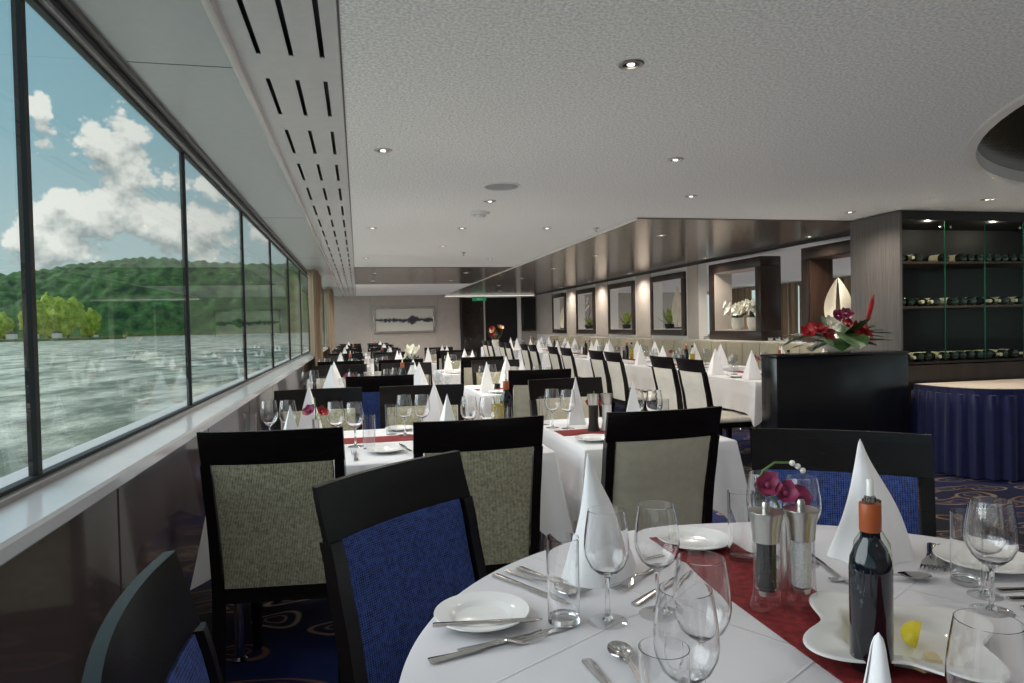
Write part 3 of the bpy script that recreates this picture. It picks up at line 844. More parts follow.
# ------------------------------------------------------------------ tableware
def wine_profile():
    outer = [(.0, .0), (.034, .0), (.0345, .0016), (.028, .003), (.012, .006), (.0055, .012), (.0040, .025), (.0038, .060), (.0045, .076), (.009, .084)]
    bowl = [(.020, .090), (.031, .101), (.0385, .118), (.0405, .133), (.0395, .152), (.0365, .175), (.0325, .200)]
    inner = [(.0315, .2003), (.0354, .175), (.0384, .152), (.0394, .133), (.0373, .119), (.0298, .1025), (.019, .092), (.008, .0885), (0, .088)]
    return outer, bowl, inner
def make_wine_fg():
    t = empty('wine_glass', 'x', 'wine glass')
    o, b, i = wine_profile()
    lathe('bowl', [(0, .0805), (.0058, .0812)]+[(.010, .0835)]+b+i, 'glass', t, 40, 60)
    lathe('stem', [(0, .0042), (.010, .0050)]+[(.0055, .012), (.0040, .025), (.0038, .060), (.0044, .074), (.0056, .0800), (0, .0802)], 'glass', t, 20, 60)
    lathe('foot', [(0, 0), (.034, 0), (.0345, .0014), (.026, .0026), (.011, .0040), (0, .0041)], 'foot_glass', t, 40, 50)
    return t
def make_wine_far():
    o, b, i = wine_profile()
    ob = lathe('wine_glass', o+b, 'far_glass', None, 18, 60)
    return tag(ob, 'x', 'wine glass')
def tumbler_prof(h):
    return [(0, 0), (.0265, 0), (.0285, .002), (.0295, h), (.0285, h+.0003), (.0272, .012), (.022, .0095), (0, .009)]
def make_tumbler_fg():
    return tag(lathe('tumbler', tumbler_prof(.152), 'glass', None, 40, 40), 'x', 'glass')
def make_tumbler_far():
    return tag(lathe('tumbler', [(0, 0), (.027, 0), (.029, .15)], 'far_glass', None, 16, 40), 'x', 'glass')
def make_plate():
    t = empty('side_plate', 'x', 'plate')
    prof = [(0, .003), (.036, .003), (.040, .0), (.044, .0), (.053, .009), (.085, .0150), (.0868, .0165), (.0855, .0182), (.062, .0135), (.056, .0120), (.050, .0066), (.046, .0055), (0, .0053)]
    lathe('plate_body', prof, 'china', t, 56, 50)
    return t
def make_plate_single():
    prof = [(0, .003), (.036, .003), (.040, .0), (.044, .0), (.053, .009), (.085, .0150), (.0868, .0165), (.0855, .0182), (.062, .0135), (.056, .0120), (.050, .0066), (.046, .0055), (0, .0053)]
    return tag(lathe('side_plate', prof, 'china', None, 48, 50), 'x', 'plate')
def make_napkin_fg(seed=0, tip=.0028):
    def mk():
        bm = bmesh.new()
        nu, nv = 56, 46
        def fn(u, v):
            # rolled cone: overlapping sheet, open in front, leaning apex
            th = (u*1.16)*2*PI + .5
            r0 = .080*(1-v)**1.7*(1+.3*v) + tip + .010*math.sin(v*PI)
            q = (1-v)
            r = r0*(1+.12*math.sin(2*th+seed)*q + .07*math.sin(5*th+seed)*q*q + .03*math.sin(9*th)*q)
            if u > .80: r += .020*((u-.80)/.20)*q**.6
            if u < .10: r -= .008*(1-u/.10)*q
            if v > .93: r *= max(.06, math.sqrt(max(0, 1-((v-.93)/.07)**2)))
            z = .25*v*(1-.05*u*q)
            lean = -.020*v*v + .010*math.sin(v*5+seed)*v
            return (r*math.cos(th)*1.1+lean, r*math.sin(th)*.88, z)
        add_grid(bm, fn, nu, nv); solidify(bm, .0016)
        o = link('napkin', bm, 'napkin', None, 70)
        return tag(o, 'x', 'napkin')
    return mk
def make_napkin_far():
    bm = bmesh.new()
    apex = bm.verts.new((.0, 0, .25)); base = []
    n = 8
    mid = []
    for k in range(n):
        a = 2*PI*k/n+.2; r = .088 if k % 2 == 0 else .058
        base.append(bm.verts.new((r*math.cos(a), r*.8*math.sin(a), 0)))
        mid.append(bm.verts.new((r*.56*math.cos(a), r*.48*math.sin(a), .12)))
    for k in range(n):
        j = (k+1) % n
        bm.faces.new((base[k], base[j], mid[j], mid[k])); bm.faces.new((mid[k], mid[j], apex))
    bm.faces.new(base[::-1]); fix(bm)
    o = link('napkin', bm, 'napkin', None, 25)
    return tag(o, 'x', 'napkin')
def make_mill(fill):
    def mk():
        t = empty('pepper_mill' if fill == 'pepper' else 'salt_mill', 'x', 'mill')
        cb = lathe('clear_body', [(0, 0), (.030, 0), (.0318, .004), (.030, .016), (.0255, .034), (.0235, .06), (.0235, .128), (.0215, .1282), (.0215, .044), (.018, .040), (0, .040)], 'acrylic', t, 36, 40)
        lathe('filling', [(0, .0412), (.0150, .0412), (.0172, .045), (.0172, .126), (0, .127)], fill, cb, 28, 40)
        lathe('grinder_base', [(0, .030), (.0145, .030), (.0165, .0395), (0, .0405)], 'satin_steel', t, 24, 40)
        lathe('steel_cap', [(0, .1285), (.024, .1285), (.0245, .140), (.0265, .160), (.031, .181), (.0305, .1835), (0, .1815)], 'satin_steel', t, 40, 40)
        lathe('knob', [(0, .182), (.0065, .182), (.0075, .196), (.005, .200), (0, .2005)], 'satin_steel', t, 20, 40)
        return t
    return mk
def make_mill_far(fill, nm):
    def mk():
        t = empty(nm, 'x', 'mill')
        lathe('clear_body', [(0, 0), (.031, 0), (.0235, .04), (.0235, .128), (0, .129)], fill, t, 14, 40)
        lathe('steel_cap', [(0, .13), (.024, .13), (.031, .182), (0, .184)], 'satin_steel', t, 14, 40)
        return t
    return mk
def make_oil(dark=True):
    def mk():
        t = empty('oil_bottle', 'x', 'bottle')
        if dark:
            lathe('bottle_body', [(0, .003), (.02, .0), (.0275, .002), (.0295, .006), (.0298, .150), (.0285, .165), (.022, .182), (.0145, .194), (.0135, .200), (.0135, .207), (0, .207)], 'oil_bottle', t, 40, 40)
            lathe('neck_foil', [(0, .207), (.0148, .2065), (.0152, .208), (.0152, .247), (.0148, .248), (0, .248)], 'orange_foil', t, 28, 40)
        else:
            lathe('bottle_body', [(0, .003), (.02, .0), (.0275, .002), (.0295, .006), (.0298, .150), (.027, .17), (.0145, .195), (.0125, .225), (0, .225)], 'oil_clear', t, 28, 40)
            lathe('oil_fill', [(0, .006), (.026, .006), (.0284, .010), (.0284, .148), (0, .148)], 'oil', t, 28, 40)
            lathe('black_cap', [(0, .2255), (.0145, .2255), (.0145, .25), (0, .2505)], 'black', t, 20, 40)
        if dark:
            lathe('pourer_collar', [(0, .2505), (.0085, .2505), (.0080, .258), (0, .2585)], 'steel', t, 20, 40)
            lathe('pourer', [(0, .259), (.0052, .259), (.0048, .282), (.0038, .2835), (0, .284)], 'pearl', t, 16, 40)
        return t
    return mk
def make_bottle_far(body, capm, nm):
    def mk():
        t = empty(nm, 'x', 'bottle')
        lathe('bottle_body', [(0, 0), (.0295, 0), (.0298, .150), (.022, .182), (.0137, .2), (.0137, .207), (0, .207)], body, t, 16, 40)
        lathe('neck_cap', [(0, .2075), (.0152, .2075), (.0152, .248), (0, .249)], capm, t, 12, 40)
        lathe('pourer', [(0, .2495), (.0048, .2495), (.004, .282), (0, .283)], 'pearl', t, 8, 40)
        return t
    return mk
# cutlery: strips along +Y (handle at 0, tip at L), bent in z
def strip(bm, rows, zf, t):
    """rows: (y, halfwidth); returns solid strip"""
    g = []
    for y, w in rows:
        g.append([bm.verts.new((w*s, y, zf(y, s))) for s in (-1, -.5, 0, .5, 1)])
    for A, B in zip(g, g[1:]):
        for k in range(4): bm.faces.new((A[k], A[k+1], B[k+1], B[k]))
    return g
def make_knife(L=.215, nm='table_knife'):
    def mk():
        bm = bmesh.new()
        rows = [(0, .0068), (.004, .0086), (.02, .0084), (.07, .0066), (.098, .0056), (.104, .0062), (.115, .0088), (.15, .0098), (.19, .0088), (.208, .005), (.2145, .0012)]
        rows = [(y*L/.2145, w) for y, w in rows]
        g = strip(bm, rows, lambda y, s: .0042-.0010*abs(s)**2, 0)
        for r in g:
            y = r[0].co.y
            if y > L*.5:
                r[0].co.x += .004*(y/L)
        solidify(bm, .0022)
        return tag(link(nm, bm, 'steel', None, 50), 'x', 'knife')
    return mk
def make_fork(L=.205):
    def mk():
        bm = bmesh.new()
        zf = lambda y, s: .003 + .0075*math.exp(-((y/L-.60)/.12)**2) - .002*math.exp(-((y/L-.80)/.09)**2) + .003*max(0, (y/L-.88)/.12) + .001*(1-s*s)
        rows = [(0, .007), (.004, .0088), (.03, .0076), (.08, .0046), (.12, .0036), (.133, .0045), (.142, .0085), (.150, .0118), (.162, .0125)]
        g = []
        for y, w in rows:
            y *= L/.205
            g.append([bm.verts.new((w*s, y, zf(y, s))) for s in (-1, -.714, -.428, -.142, .142, .428, .714, 1)])
        for A, B in zip(g, g[1:]):
            for k in range(7): bm.faces.new((A[k], A[k+1], B[k+1], B[k]))
        last = g[-1]
        for k in (0, 2, 4, 6):
            a, b = last[k], last[k+1]
            for yy, sh in ((.172, 1), (.188, .9), (.205, .35)):
                y = yy*L/.205; cx = (last[k].co.x+last[k+1].co.x)/2; hw = (last[k+1].co.x-last[k].co.x)/2*sh
                c = bm.verts.new((cx-hw, y, zf(y, 0))); d = bm.verts.new((cx+hw, y, zf(y, 0)))
                bm.faces.new((a, b, d, c)); a, b = c, d
        solidify(bm, .0018)
        return tag(link('table_fork', bm, 'steel', None, 50), 'x', 'fork')
    return mk
def make_spoon(L=.205):
    def mk():
        bm = bmesh.new()
        def zf(y, s):
            q = (y/L-.84)/.16
            z = .003+.0085*math.exp(-((y/L-.64)/.10)**2)
            if abs(q) < 1: z = z*.5 + .0075 - .0075*(1-q*q)*(1-s*s)
            return z
        rows = [(0, .007), (.004, .0088), (.03, .0074), (.08, .0046), (.125, .0036), (.138, .005), (.143, .0095), (.150, .0142), (.160, .0188), (.172, .0208), (.184, .0195), (.194, .0158), (.201, .0095), (.2045, .003)]
        g = []
        for y, w in rows:
            y *= L/.205
            g.append([bm.verts.new((w*s, y, zf(y, s))) for s in (-1, -.75, -.5, -.25, 0, .25, .5, .75, 1)])
        for A, B in zip(g, g[1:]):
            for k in range(8): bm.faces.new((A[k], A[k+1], B[k+1], B[k]))
        solidify(bm, .0016)
        return tag(link('table_spoon', bm, 'steel', None, 60), 'x', 'spoon')
    return mk
WG = Kind(make_wine_fg); WF = Kind(make_wine_far); TG = Kind(make_tumbler_fg); TF = Kind(make_tumbler_far)
PL = Kind(make_plate_single); NF = Kind(make_napkin_far); NA = Kind(make_napkin_fg(0.4)); NB = Kind(make_napkin_fg(1.7, .0105))
PM = Kind(make_mill('pepper')); SM = Kind(make_mill('salt'))
PMF = Kind(make_mill_far('pepper', 'pepper_mill')); SMF = Kind(make_mill_far('salt', 'salt_mill'))
KN = Kind(make_knife()); BK = Kind(make_knife(.19, 'butter_knife')); FK = Kind(make_fork()); SP = Kind(make_spoon())
BD = Kind(make_oil(True)); BO = Kind(make_oil(False))
BDF = Kind(make_bottle_far('oil_bottle', 'orange_foil', 'vinegar_bottle')); BOF = Kind(make_oil(False))
def cutlery(kind, a, b, label, group, z=.7505, roll=0):
    """a: handle end, b: tip (plan)"""
    d = Vector((b[0]-a[0], b[1]-a[1], 0)).normalized()
    L = {'K': 0}.get('x', 0)
    return kind((a[0], a[1], z), face_angle(d.x, d.y), label, group)

# ------------------------------------------------------------------ the round table in front
RC = (.775, .90); RR = .735
t = empty('round_table', 'round pedestal table under the white cloth', 'table', (RC[0], RC[1], 0))
lathe('table_top', [(0, .715), (RR-.02, .715), (RR-.015, .72), (RR-.015, .744), (0, .744)], 'brown_wood', t, 64, 40)
lathe('pedestal', [(0, .03), (.05, .03), (.045, .1), (.045, .7), (.12, .714), (0, .7145)], 'black', t, 32, 40)
lathe('base_plate', [(0, 0), (.30, 0), (.30, .012), (.06, .029), (0, .0295)], 'black', t, 48, 40)
bm = bmesh.new(); n = 180; rings = []
for f in (.25, .5, .75, .93, 1.0): rings.append([bm.verts.new((RR*f*math.cos(2*PI*k/n), RR*f*math.sin(2*PI*k/n), .75)) for k in range(n)])
for k_, (dr, z) in enumerate(((.005, .7475), (.009, .738), (.016, .69), (.022, .64), (.028, .58), (.032, .53), (.034, .50))):
    t_ = k_/6
    rings.append([bm.verts.new(((RR+dr+.020*t_*math.sin(17*2*PI*k/n)+.010*t_*math.sin(29*2*PI*k/n+1))*math.cos(2*PI*k/n), (RR+dr+.020*t_*math.sin(17*2*PI*k/n)+.010*t_*math.sin(29*2*PI*k/n+1))*math.sin(2*PI*k/n), z)) for k in range(n)])
for A, B in zip(rings, rings[1:]):
    for k in range(n): bm.faces.new((A[k], B[k], B[(k+1) % n], A[(k+1) % n]))
bm.faces.new(rings[0][::-1]); bmesh.ops.triangulate(bm, faces=[f for f in bm.faces if len(f.verts) > 4]); fix(bm)
pA, pB = atz(495, 683, .75), atz(690, 588, .75)
dl = Vector((pB.x-pA.x, pB.y-pA.y)).normalized(); nl = Vector((-dl.y, dl.x)); dd = nl.x*(pA.x-RC[0])+nl.y*(pA.y-RC[1])
MT['cloth_round'] = tablecloth_mat('white_damask_with_ironed_creases', [(nl.x, nl.y, dd), (dl.x, dl.y, -.05), (nl.x, nl.y, dd-.30), (dl.x, dl.y, .33)])
o = link('tablecloth', bm, 'cloth_round', None, 50); o.location = (RC[0], RC[1], 0)
tag(o, 'white round cloth with ironed creases on the front round table', 'tablecloth')
# red runner
def runner(name, pts, label, z=.7504, group=None):
    o = prism(name, pts, z, z+.0016, 'red')
    return tag(o, label, 'table runner', group)
runner('table_runner', [(.672, .22), (.853, .24), (.858, 1.555), (.678, 1.548)], 'dark red runner crossing the front round table under the mills')
ZT = .7506
def on(px, py): p = atz(px, py, .75); return (p.x, p.y)
RG = 'glasses on the round table'
def put(kind, p, label, group=None, rz=0.0, z=ZT, scale=None):
    return kind((p[0], p[1], z), rz, label, group, scale)
put(WG, on(608, 622), 'wine glass on the round table in front of the folded napkin by the blue chair')
put(WG, (.518, 1.142), 'wine glass standing just before the beige chair back, round table')
put(WG, (.459, .867), 'wine glass overlapping another, beside the red runner edge, farther of the pair')
put(WG, (.386, .770), 'wine glass closest to the soup spoon bowl, nearer of the overlapping pair')
put(WG, on(985, 596), 'small wine glass behind the bigger one beside the far plate', scale=.86)
put(WG, on(992, 612), 'bigger wine glass of the two beside the far plate and tumbler')
put(WG, (.655, .60), 'wine glass cut by the lower picture edge beside the wavy dish')
q1 = atz(802, 477, .94); q2 = atz(764, 473, .94)
put(WG, (q1.x, q1.y), 'wine glass partly hidden behind the salt mill and orchid', scale=.95)
put(WG, (q2.x, q2.y), 'wine glass hidden behind the pepper mill beside the ribbed tumbler', scale=.95)
put(TG, on(564, 622), 'tall straight tumbler beside the side plate and fish fork')
q3 = atz(664, 648, .902)
put(TG, (q3.x, q3.y), 'tumbler cut by the lower picture edge below the wine glass pair')
put(TG, on(742, 560), 'tumbler standing on the red runner behind the pepper mill')
put(TG, on(966, 583), 'tumbler next to the far plate and two wine glasses', scale=.93)
put(PL, (.205, 1.206), 'white side plate with a butter knife across it')
put(PL, on(694, 545), 'white side plate beside the red runner before the beige chair')
put(PL, on(985, 566), 'white side plate at the far edge behind the tumbler', scale=1.1)
a = put(NA, (.488, 1.360), 'folded white napkin cone beside the blue chair', rz=.2, scale=(.92, .92, 1.04))
put(NA, on(872, 553), 'tall white napkin cone before the navy chair across the table', rz=.1, scale=(1.13, 1.13, 1.04))
put(NB, (.478, .560), 'white napkin tip poking up at the lower picture edge before the dark bottle', rz=1.3, scale=(.5, .5, .92))
put(PM, on(767, 611), 'clear mill with steel top filled with black peppercorns')
put(SM, on(802, 608), 'clear mill with steel top filled with white salt')
put(BD, (.735, .868), 'dark oil bottle with orange neck foil and pourer on the wavy dish', z=.7575, scale=1.0)
put(BO, (.826, .972), 'second bottle with black cap hidden behind the dark oil bottle', z=.7575, scale=(1.0, 1.0, .88))
CG = 'cutlery on the round table'
cutlery(FK, (.095, 1.070), (.30, 1.112), 'long fork lying in front of the side plate with the butter knife, outermost', CG)
cutlery(KN, (.145, 1.092), (.36, 1.135), 'knife between the outermost fork and the side plate', CG)
cutlery(BK, (.112, 1.168), (.31, 1.140), 'butter knife resting across the white side plate', CG, z=.7655)
cutlery(KN, (.268, 1.414), (.372, 1.235), 'knife behind the tall tumbler, outer of the three', CG)
cutlery(SP, (.300, 1.428), (.408, 1.240), 'spoon behind the tall tumbler between knife and fork', CG)
cutlery(FK, (.326, 1.438), (.434, 1.244), 'fork behind the tall tumbler beside the napkin', CG)
cutlery(FK, (.640, 1.375), (.486, 1.262), 'fork pointing at the folded napkin behind the second wine glass', CG)
cutlery(KN, (.492, 1.190), (.655, 1.310), 'knife lying parallel to that fork behind the wine glasses', CG)
cutlery(SP, (.385, .842), (.397, 1.050), 'soup spoon with shiny bowl beside the overlapping wine glasses', CG)
cutlery(KN, (.336, 1.013), (.350, .80), 'knife handle beside the soup spoon at the lower edge', CG)
cutlery(KN, (.978, 1.365), (.944, 1.17), 'knife in front of the tall napkin cone pointing at the bottle', CG)
cutlery(SP, (.915, 1.195), (1.112, 1.148), 'spoon lying behind the dark oil bottle', CG)
cutlery(FK, (1.285, 1.322), (1.128, 1.175), 'fork beside the far plate, closer to the napkin', CG)
cutlery(FK, (1.300, 1.308), (1.143, 1.161), 'fork beside the far plate, closer to the tumbler', CG)
cutlery(KN, (1.185, 1.066), (1.395, 1.025), 'knife right of the two wine glasses, farther one', CG)
cutlery(KN, (1.168, 1.028), (1.378, .985), 'knife right of the two wine glasses, middle one', CG)
cutlery(FK, (1.15, .985), (1.350, .945), 'fork right of the two wine glasses, closest to the edge', CG)
# wavy porcelain dish with butter and lemon
d = empty('wavy_dish', 'white porcelain dish with wavy lobed rim under the oil bottle', 'dish', (.835, .918, ZT))
bm = bmesh.new(); nA = 96
def wr(th): return .143+.030*math.cos(4*(th-math.radians(95)))+.006*math.cos(th-2)
prof = [(0, .0065), (.30, .0062), (.50, .0064), (.57, .0085), (.63, .018), (.68, .0235), (.74, .0250), (.92, .0262), (.985, .0285), (1.0, .0275), (1.005, .0250), (.93, .0215), (.74, .0190), (.62, .004), (.56, 0), (.30, .0), (0, .0)]
rings = []
for s, z in prof:
    if s == 0: rings.append([bm.verts.new((0, 0, z))])
    else:
        row = []
        for k in range(nA):
            th = 2*PI*k/nA; q = wr(th)*s
            if s < .7: q = (wr(th)*.55+.131*.45)*s
            row.append(bm.verts.new((q*math.cos(th), q*math.sin(th), z)))
        rings.append(row)
for A, B in zip(rings, rings[1:]):
    for k in range(nA):
        j = (k+1) % nA
        if len(A) == 1: bm.faces.new((A[0], B[k], B[j]))
        elif len(B) == 1: bm.faces.new((A[k], A[j], B[0]))
        else: bm.faces.new((A[k], A[j], B[j], B[k]))
fix(bm); link('dish_body', bm, 'china', d, 50)
for i, (x, y, r, lb) in enumerate(((.805, .845, .3, 'pale butter pat on the wavy dish closest to the bottle foot'), (.838, .862, 1.1, 'pale butter pat on the wavy dish beside the lemon wedge'))):
    o = box('butter_pat', (-.014, -.010, 0), (.014, .010, .009), 'butter', None, .003); o.location = (x, y, .7575); o.rotation_euler = (0, 0, r); tag(o, lb, 'butter', 'butter pats')
bm = bmesh.new()
for k in range(1):
    vv = bmesh.ops.create_uvsphere(bm, u_segments=20, v_segments=12, radius=.024)['verts']
bmesh.ops.bisect_plane(bm, geom=bm.verts[:]+bm.edges[:]+bm.faces[:], plane_co=(0, 0, 0), plane_no=(0, 1, .2), clear_inner=True)
bmesh.ops.holes_fill(bm, edges=[e for e in bm.edges if e.is_boundary]); 
for v in bm.verts: v.co = Vector((v.co.x*1.35, v.co.y, v.co.z*.8+.0195))
fix(bm)
o = link('lemon_wedge', bm, 'yellow', None, 40); o.location = (.852, .905, .757); o.rotation_euler = (0, 0, .8); tag(o, 'bright yellow lemon wedge on the wavy dish behind the butter', 'lemon')
# small vase with orchid behind the mills
v = empty('bud_vase', 'small steel vase holding a purple orchid behind the mills', 'vase', (.815, 1.185, ZT))
lathe('vase_body', [(0, 0), (.020, 0), (.021, .003), (.014, .05), (.016, .11), (.020, .15), (.0185, .15), (.0145, .11), (.012, .05), (0, .01)], 'satin_steel', v, 28, 40)
def petal(bm, c, dirv, L, W, up=(0, 0, 1), curl=.3):
    """pointed petal starting at c"""
    d = Vector(dirv).normalized(); upv = Vector(up); s = d.cross(upv)
    if s.length < .1: s = d.cross(Vector((1, 0, 0)))
    s.normalize(); nn = s.cross(d)
    g = []
    for j in range(6):
        t = j/5; w = W*math.sin(PI*(.12+.86*t))**.8*(1 if t < .98 else .1)
        b = Vector(c)+d*L*t+nn*(curl*L*t*t)
        g.append([bm.verts.new(b+s*w*q+nn*(-.25*w*(1-abs(q)))) for q in (-1, -.5, 0, .5, 1)])
    for A, B in zip(g, g[1:]):
        for k in range(4): bm.faces.new((A[k], A[k+1], B[k+1], B[k]))
    return g
def bloom(name, c, R, n, m, parent, tilt=(0, -.5, .8), seed=0, w=.42):
    bm = bmesh.new(); rnd = random.Random(seed)
    ax = Vector(tilt).normalized(); u = ax.orthogonal().normalized(); wv = ax.cross(u)
    for k in range(n):
        a = 2*PI*k/n+rnd.uniform(-.15, .15)
        d = (u*math.cos(a)+wv*math.sin(a))*.9+ax*.35
        petal(bm, c, d, R*rnd.uniform(.85, 1.1), R*w, ax, .15)
    bmesh.ops.create_uvsphere(bm, u_segments=8, v_segments=6, radius=R*.22, matrix=Matrix.Translation(Vector(c)+ax*R*.1))
    fix(bm)
    return link(name, bm, m, parent, 60)
for k, (x, y, z, r, sd) in enumerate(((-.058, -.02, .212, .030, 1), (-.030, -.035, .198, .028, 4), (.012, -.02, .186, .026, 9))):
    bloom('orchid_flower', (x, y, z), r, 6, 'pink_flower', v, (-.2, -.8, .5), sd, .55)
tube('green_stem', [(0, 0, .13), (-.03, 0, .18), (-.062, 0, .213), (-.055, -.002, .237), (-.03, -.004, .252), (.0, -.006, .250), (.028, -.008, .232), (.035, -.008, .222)], .0022, 'stem_green', v)
for k, (x, z) in enumerate(((.004, .250), (.016, .243), (.027, .234))):
    bm = bmesh.new(); bmesh.ops.create_uvsphere(bm, u_segments=12, v_segments=8, radius=.0058, matrix=Matrix.Translation((x, -.011, z))); link('pearl_bead', bm, 'pearl', v, 180)

def sculpture(p, label, s=1.0, rz=0):
    """leaf shaped hollow sculpture: two blades meeting in a tip"""
    t = empty('leaf_sculpture', label, 'sculpture', p, rz, 'cream leaf sculptures')
    for sg, nm in ((-1, 'blade'), (1, 'blade')):
        bm = bmesh.new()
        def fn(u, v):
            z = .56*s*v
            w = .17*s*math.sin(PI*min(1, v*.93+.07))**.8*(1-.25*v)
            y = sg*w*(.35+.65*u) if True else 0
            x = .07*s*math.cos(u*PI*.55)*math.sin(PI*min(1, v*.9+.1))
            return (x*(1 if sg > 0 else -1)*.8, y+.02*s*sg*(1-v), z)
        add_grid(bm, fn, 10, 22); solidify(bm, .008); link(nm, bm, 'sculpt', t, 60)
    box('foot_block', (-.05*s, -.08*s, -.0), (.05*s, .08*s, .02*s), 'black', t, .004)
    return t
def pot_plant(p, label, kind, rz=0):
    t = empty('potted_orchid' if kind == 'orchid' else 'potted_plant', label, 'plant', p, rz)
    if kind == 'orchid':
        lathe('pot', [(0, 0), (.06, 0), (.085, .06), (.09, .17), (.08, .17), (.07, .03), (0, .02)], 'cream_pot', t, 28, 40)
        rnd = random.Random(int(p[1]*100))
        for k in range(16):
            a = rnd.uniform(0, 6.3); r = rnd.uniform(.02, .23)
            bloom('blossom', (r*.5*math.cos(a), r*math.sin(a), .24+rnd.uniform(0, .14)), .068, 5, 'white_flower', t, (-.9, math.sin(a)*.4, .3), k, .6)
        bm = bmesh.new()
        for k in range(5): petal(bm, (0, 0, .16), (math.cos(k*1.3), math.sin(k*1.3), .3), .18, .035)
        fix(bm); link('leaf', bm, 'leaf', t, 60)
    elif kind == 'leafy':
        lathe('pot', [(0, 0), (.07, 0), (.09, .08), (.08, .085), (.06, .02), (0, .02)], 'black', t, 24, 40)
        bm = bmesh.new(); rnd = random.Random(3)
        for k in range(13):
            a = rnd.uniform(0, 6.3); petal(bm, (0, 0, .07), (math.cos(a)*.6, math.sin(a), rnd.uniform(.3, 1.4)), rnd.uniform(.2, .32), .03)
        fix(bm); link('foliage', bm, 'bright_leaf', t, 60)
    else:
        lathe('pot', [(0, 0), (.08, 0), (.11, .06), (.10, .1), (.085, .1), (.07, .02), (0, .02)], 'black', t, 24, 40)
        tube('branch', [(0, 0, .08), (0, .05, .25), (.02, -.02, .42), (0, .06, .6)], [.012, .010, .008, .004], 'bark', t, 6)
        for k, (y, z) in enumerate(((.05, .6), (-.04, .5), (.10, .45), (.0, .68))): bloom('blossom', (-.02, y, z), .06, 5, 'white_flower', t, (-.9, .1, .3), k, .6)
        bm = bmesh.new()
        for k in range(7): petal(bm, (0, 0, .09), (math.cos(k*.9)*.6, math.sin(k*.9), .5), .22, .04)
        fix(bm); link('leaf', bm, 'bright_leaf', t, 60)
    return t
# ================================================================== ROWS OF TABLES
ORD = ['first', 'second', 'third', 'fourth', 'fifth', 'sixth', 'seventh']
def setting(p, rz, tname, seat, far_knives=True, plate=True, lean=0.0):
    """p: plan point of the table edge in front of the guest; rz turns local +Y inward over the table"""
    c, s = math.cos(rz), math.sin(rz)
    def W(x, y): return (p[0]+c*x-s*y, p[1]+s*x+c*y)
    where = seat + ' of the ' + tname
    put(NF, W(0, .17), 'white napkin cone at the ' + where, None, rz+lean, scale=(1.12, 1.12, 1.06))
    put(WF, W(.155, .285), 'wine glass, inner one, at the ' + where)
    put(WF, W(.225, .215), 'wine glass, outer one, at the ' + where, scale=.93)
    put(TF, W(.075, .345), 'straight tumbler at the ' + where)
    if plate: put(PL, W(-.20, .13), 'white side plate at the ' + where)
    if far_knives:
        put(KN, W(.125, .02), 'knife laid at the ' + where, 'cutlery on the ' + tname, rz)
        put(FK, W(-.088, .02), 'fork laid at the ' + where, 'cutlery on the ' + tname, rz)
def centre(p, tname, rz, flower=True, mills=True, bottles=True, flip=1):
    c, s = math.cos(rz), math.sin(rz)
    def W(x, y): return (p[0]+c*x-s*y, p[1]+s*x+c*y)
    if mills:
        put(PMF, W(-.06, 0), 'pepper mill in the middle of the ' + tname); put(SMF, W(.02, .0), 'salt mill in the middle of the ' + tname)
    if bottles:
        put(BDF, W(.22*flip, .02), 'dark bottle with orange neck on the ' + tname); put(BOF, W(.30*flip, -.02), 'yellow oil bottle on the ' + tname)
    if flower: table_flower(W(-.20*flip, 0), tname)
def make_tflower():
    t = empty('table_flower', 'x', 'flower')
    lathe('small_vase', [(0, 0), (.022, 0), (.022, .01), (.017, .06), (.021, .13), (.018, .13), (.014, .06), (0, .02)], 'satin_steel', t, 14, 40)
    bloom('blossom', (-.03, -.01, .175), .045, 6, 'pink_flower', t, (-.3, -.6, .5), 3, .5)
    bloom('blossom', (.03, .0, .165), .040, 6, 'red_flower', t, (.4, -.5, .5), 8, .5)
    tube('green_stem', [(0, 0, .1), (.0, 0, .2), (-.005, 0, .25)], .004, 'stem_green', t, 6)
    bm = bmesh.new(); petal(bm, (0, 0, .13), (.6, .3, .7), .08, .02); fix(bm); link('leaf', bm, 'bright_leaf', t, 60)
    return t
TFL = Kind(make_tflower)
def table_flower(p, tname): put(TFL, p, 'small red and pink flower in a steel vase on the ' + tname, scale=(.72, .72, .85))

# --- second row, set from the photograph's sight lines
A2N, B2N = 'second row window table', 'second row small table'
AX, BX = .125, 1.275
TA((AX, 3.2, 0), 0, 'long table under the white cloth beside the windows, second row', 'window tables')
TB((BX, 3.2, 0), 0, 'small table under the white cloth behind the smooth beige chair', 'middle tables')
rect_cloth(.665, .465, .28, 3, 'white cloth with hanging corners on the ' + A2N, (AX, 3.2), 'cloth', 'white tablecloths', 168, .065, .12)
rect_cloth(.350, .465, .28, 5, 'white cloth with hanging corners on the ' + B2N, (BX, 3.2), 'cloth', 'white tablecloths', 140, .070, .16)
runner('table_runner', [(AX-.65, 3.23), (AX+.65, 3.23), (AX+.65, 3.40), (AX-.65, 3.40)], 'red runner along the ' + A2N)
runner('table_runner', [(BX-.335, 3.10), (BX+.335, 3.10), (BX+.335, 3.27), (BX-.335, 3.27)], 'red runner along the ' + B2N)
def top(px, py, z): p = atz(px, py, z); return (p.x, p.y)
seatw = ['far side by the window', 'far side by the aisle', 'near side by the window', 'near side by the aisle']
put(NF, (-.245, 3.51), 'napkin cone by the window on the far side of the ' + A2N, rz=.4, scale=(.9, .9, 1.05))
put(NF, (.375, 3.52), 'napkin cone on the far aisle side of the ' + A2N, rz=.2)
put(NF, (.372, 2.97), 'napkin cone on the near aisle side of the ' + A2N, rz=.9, scale=(.9, .9, .96))
put(NF, (-.28, 2.93), 'napkin cone on the near window side of the ' + A2N, rz=.9, scale=(.9, .9, .9))
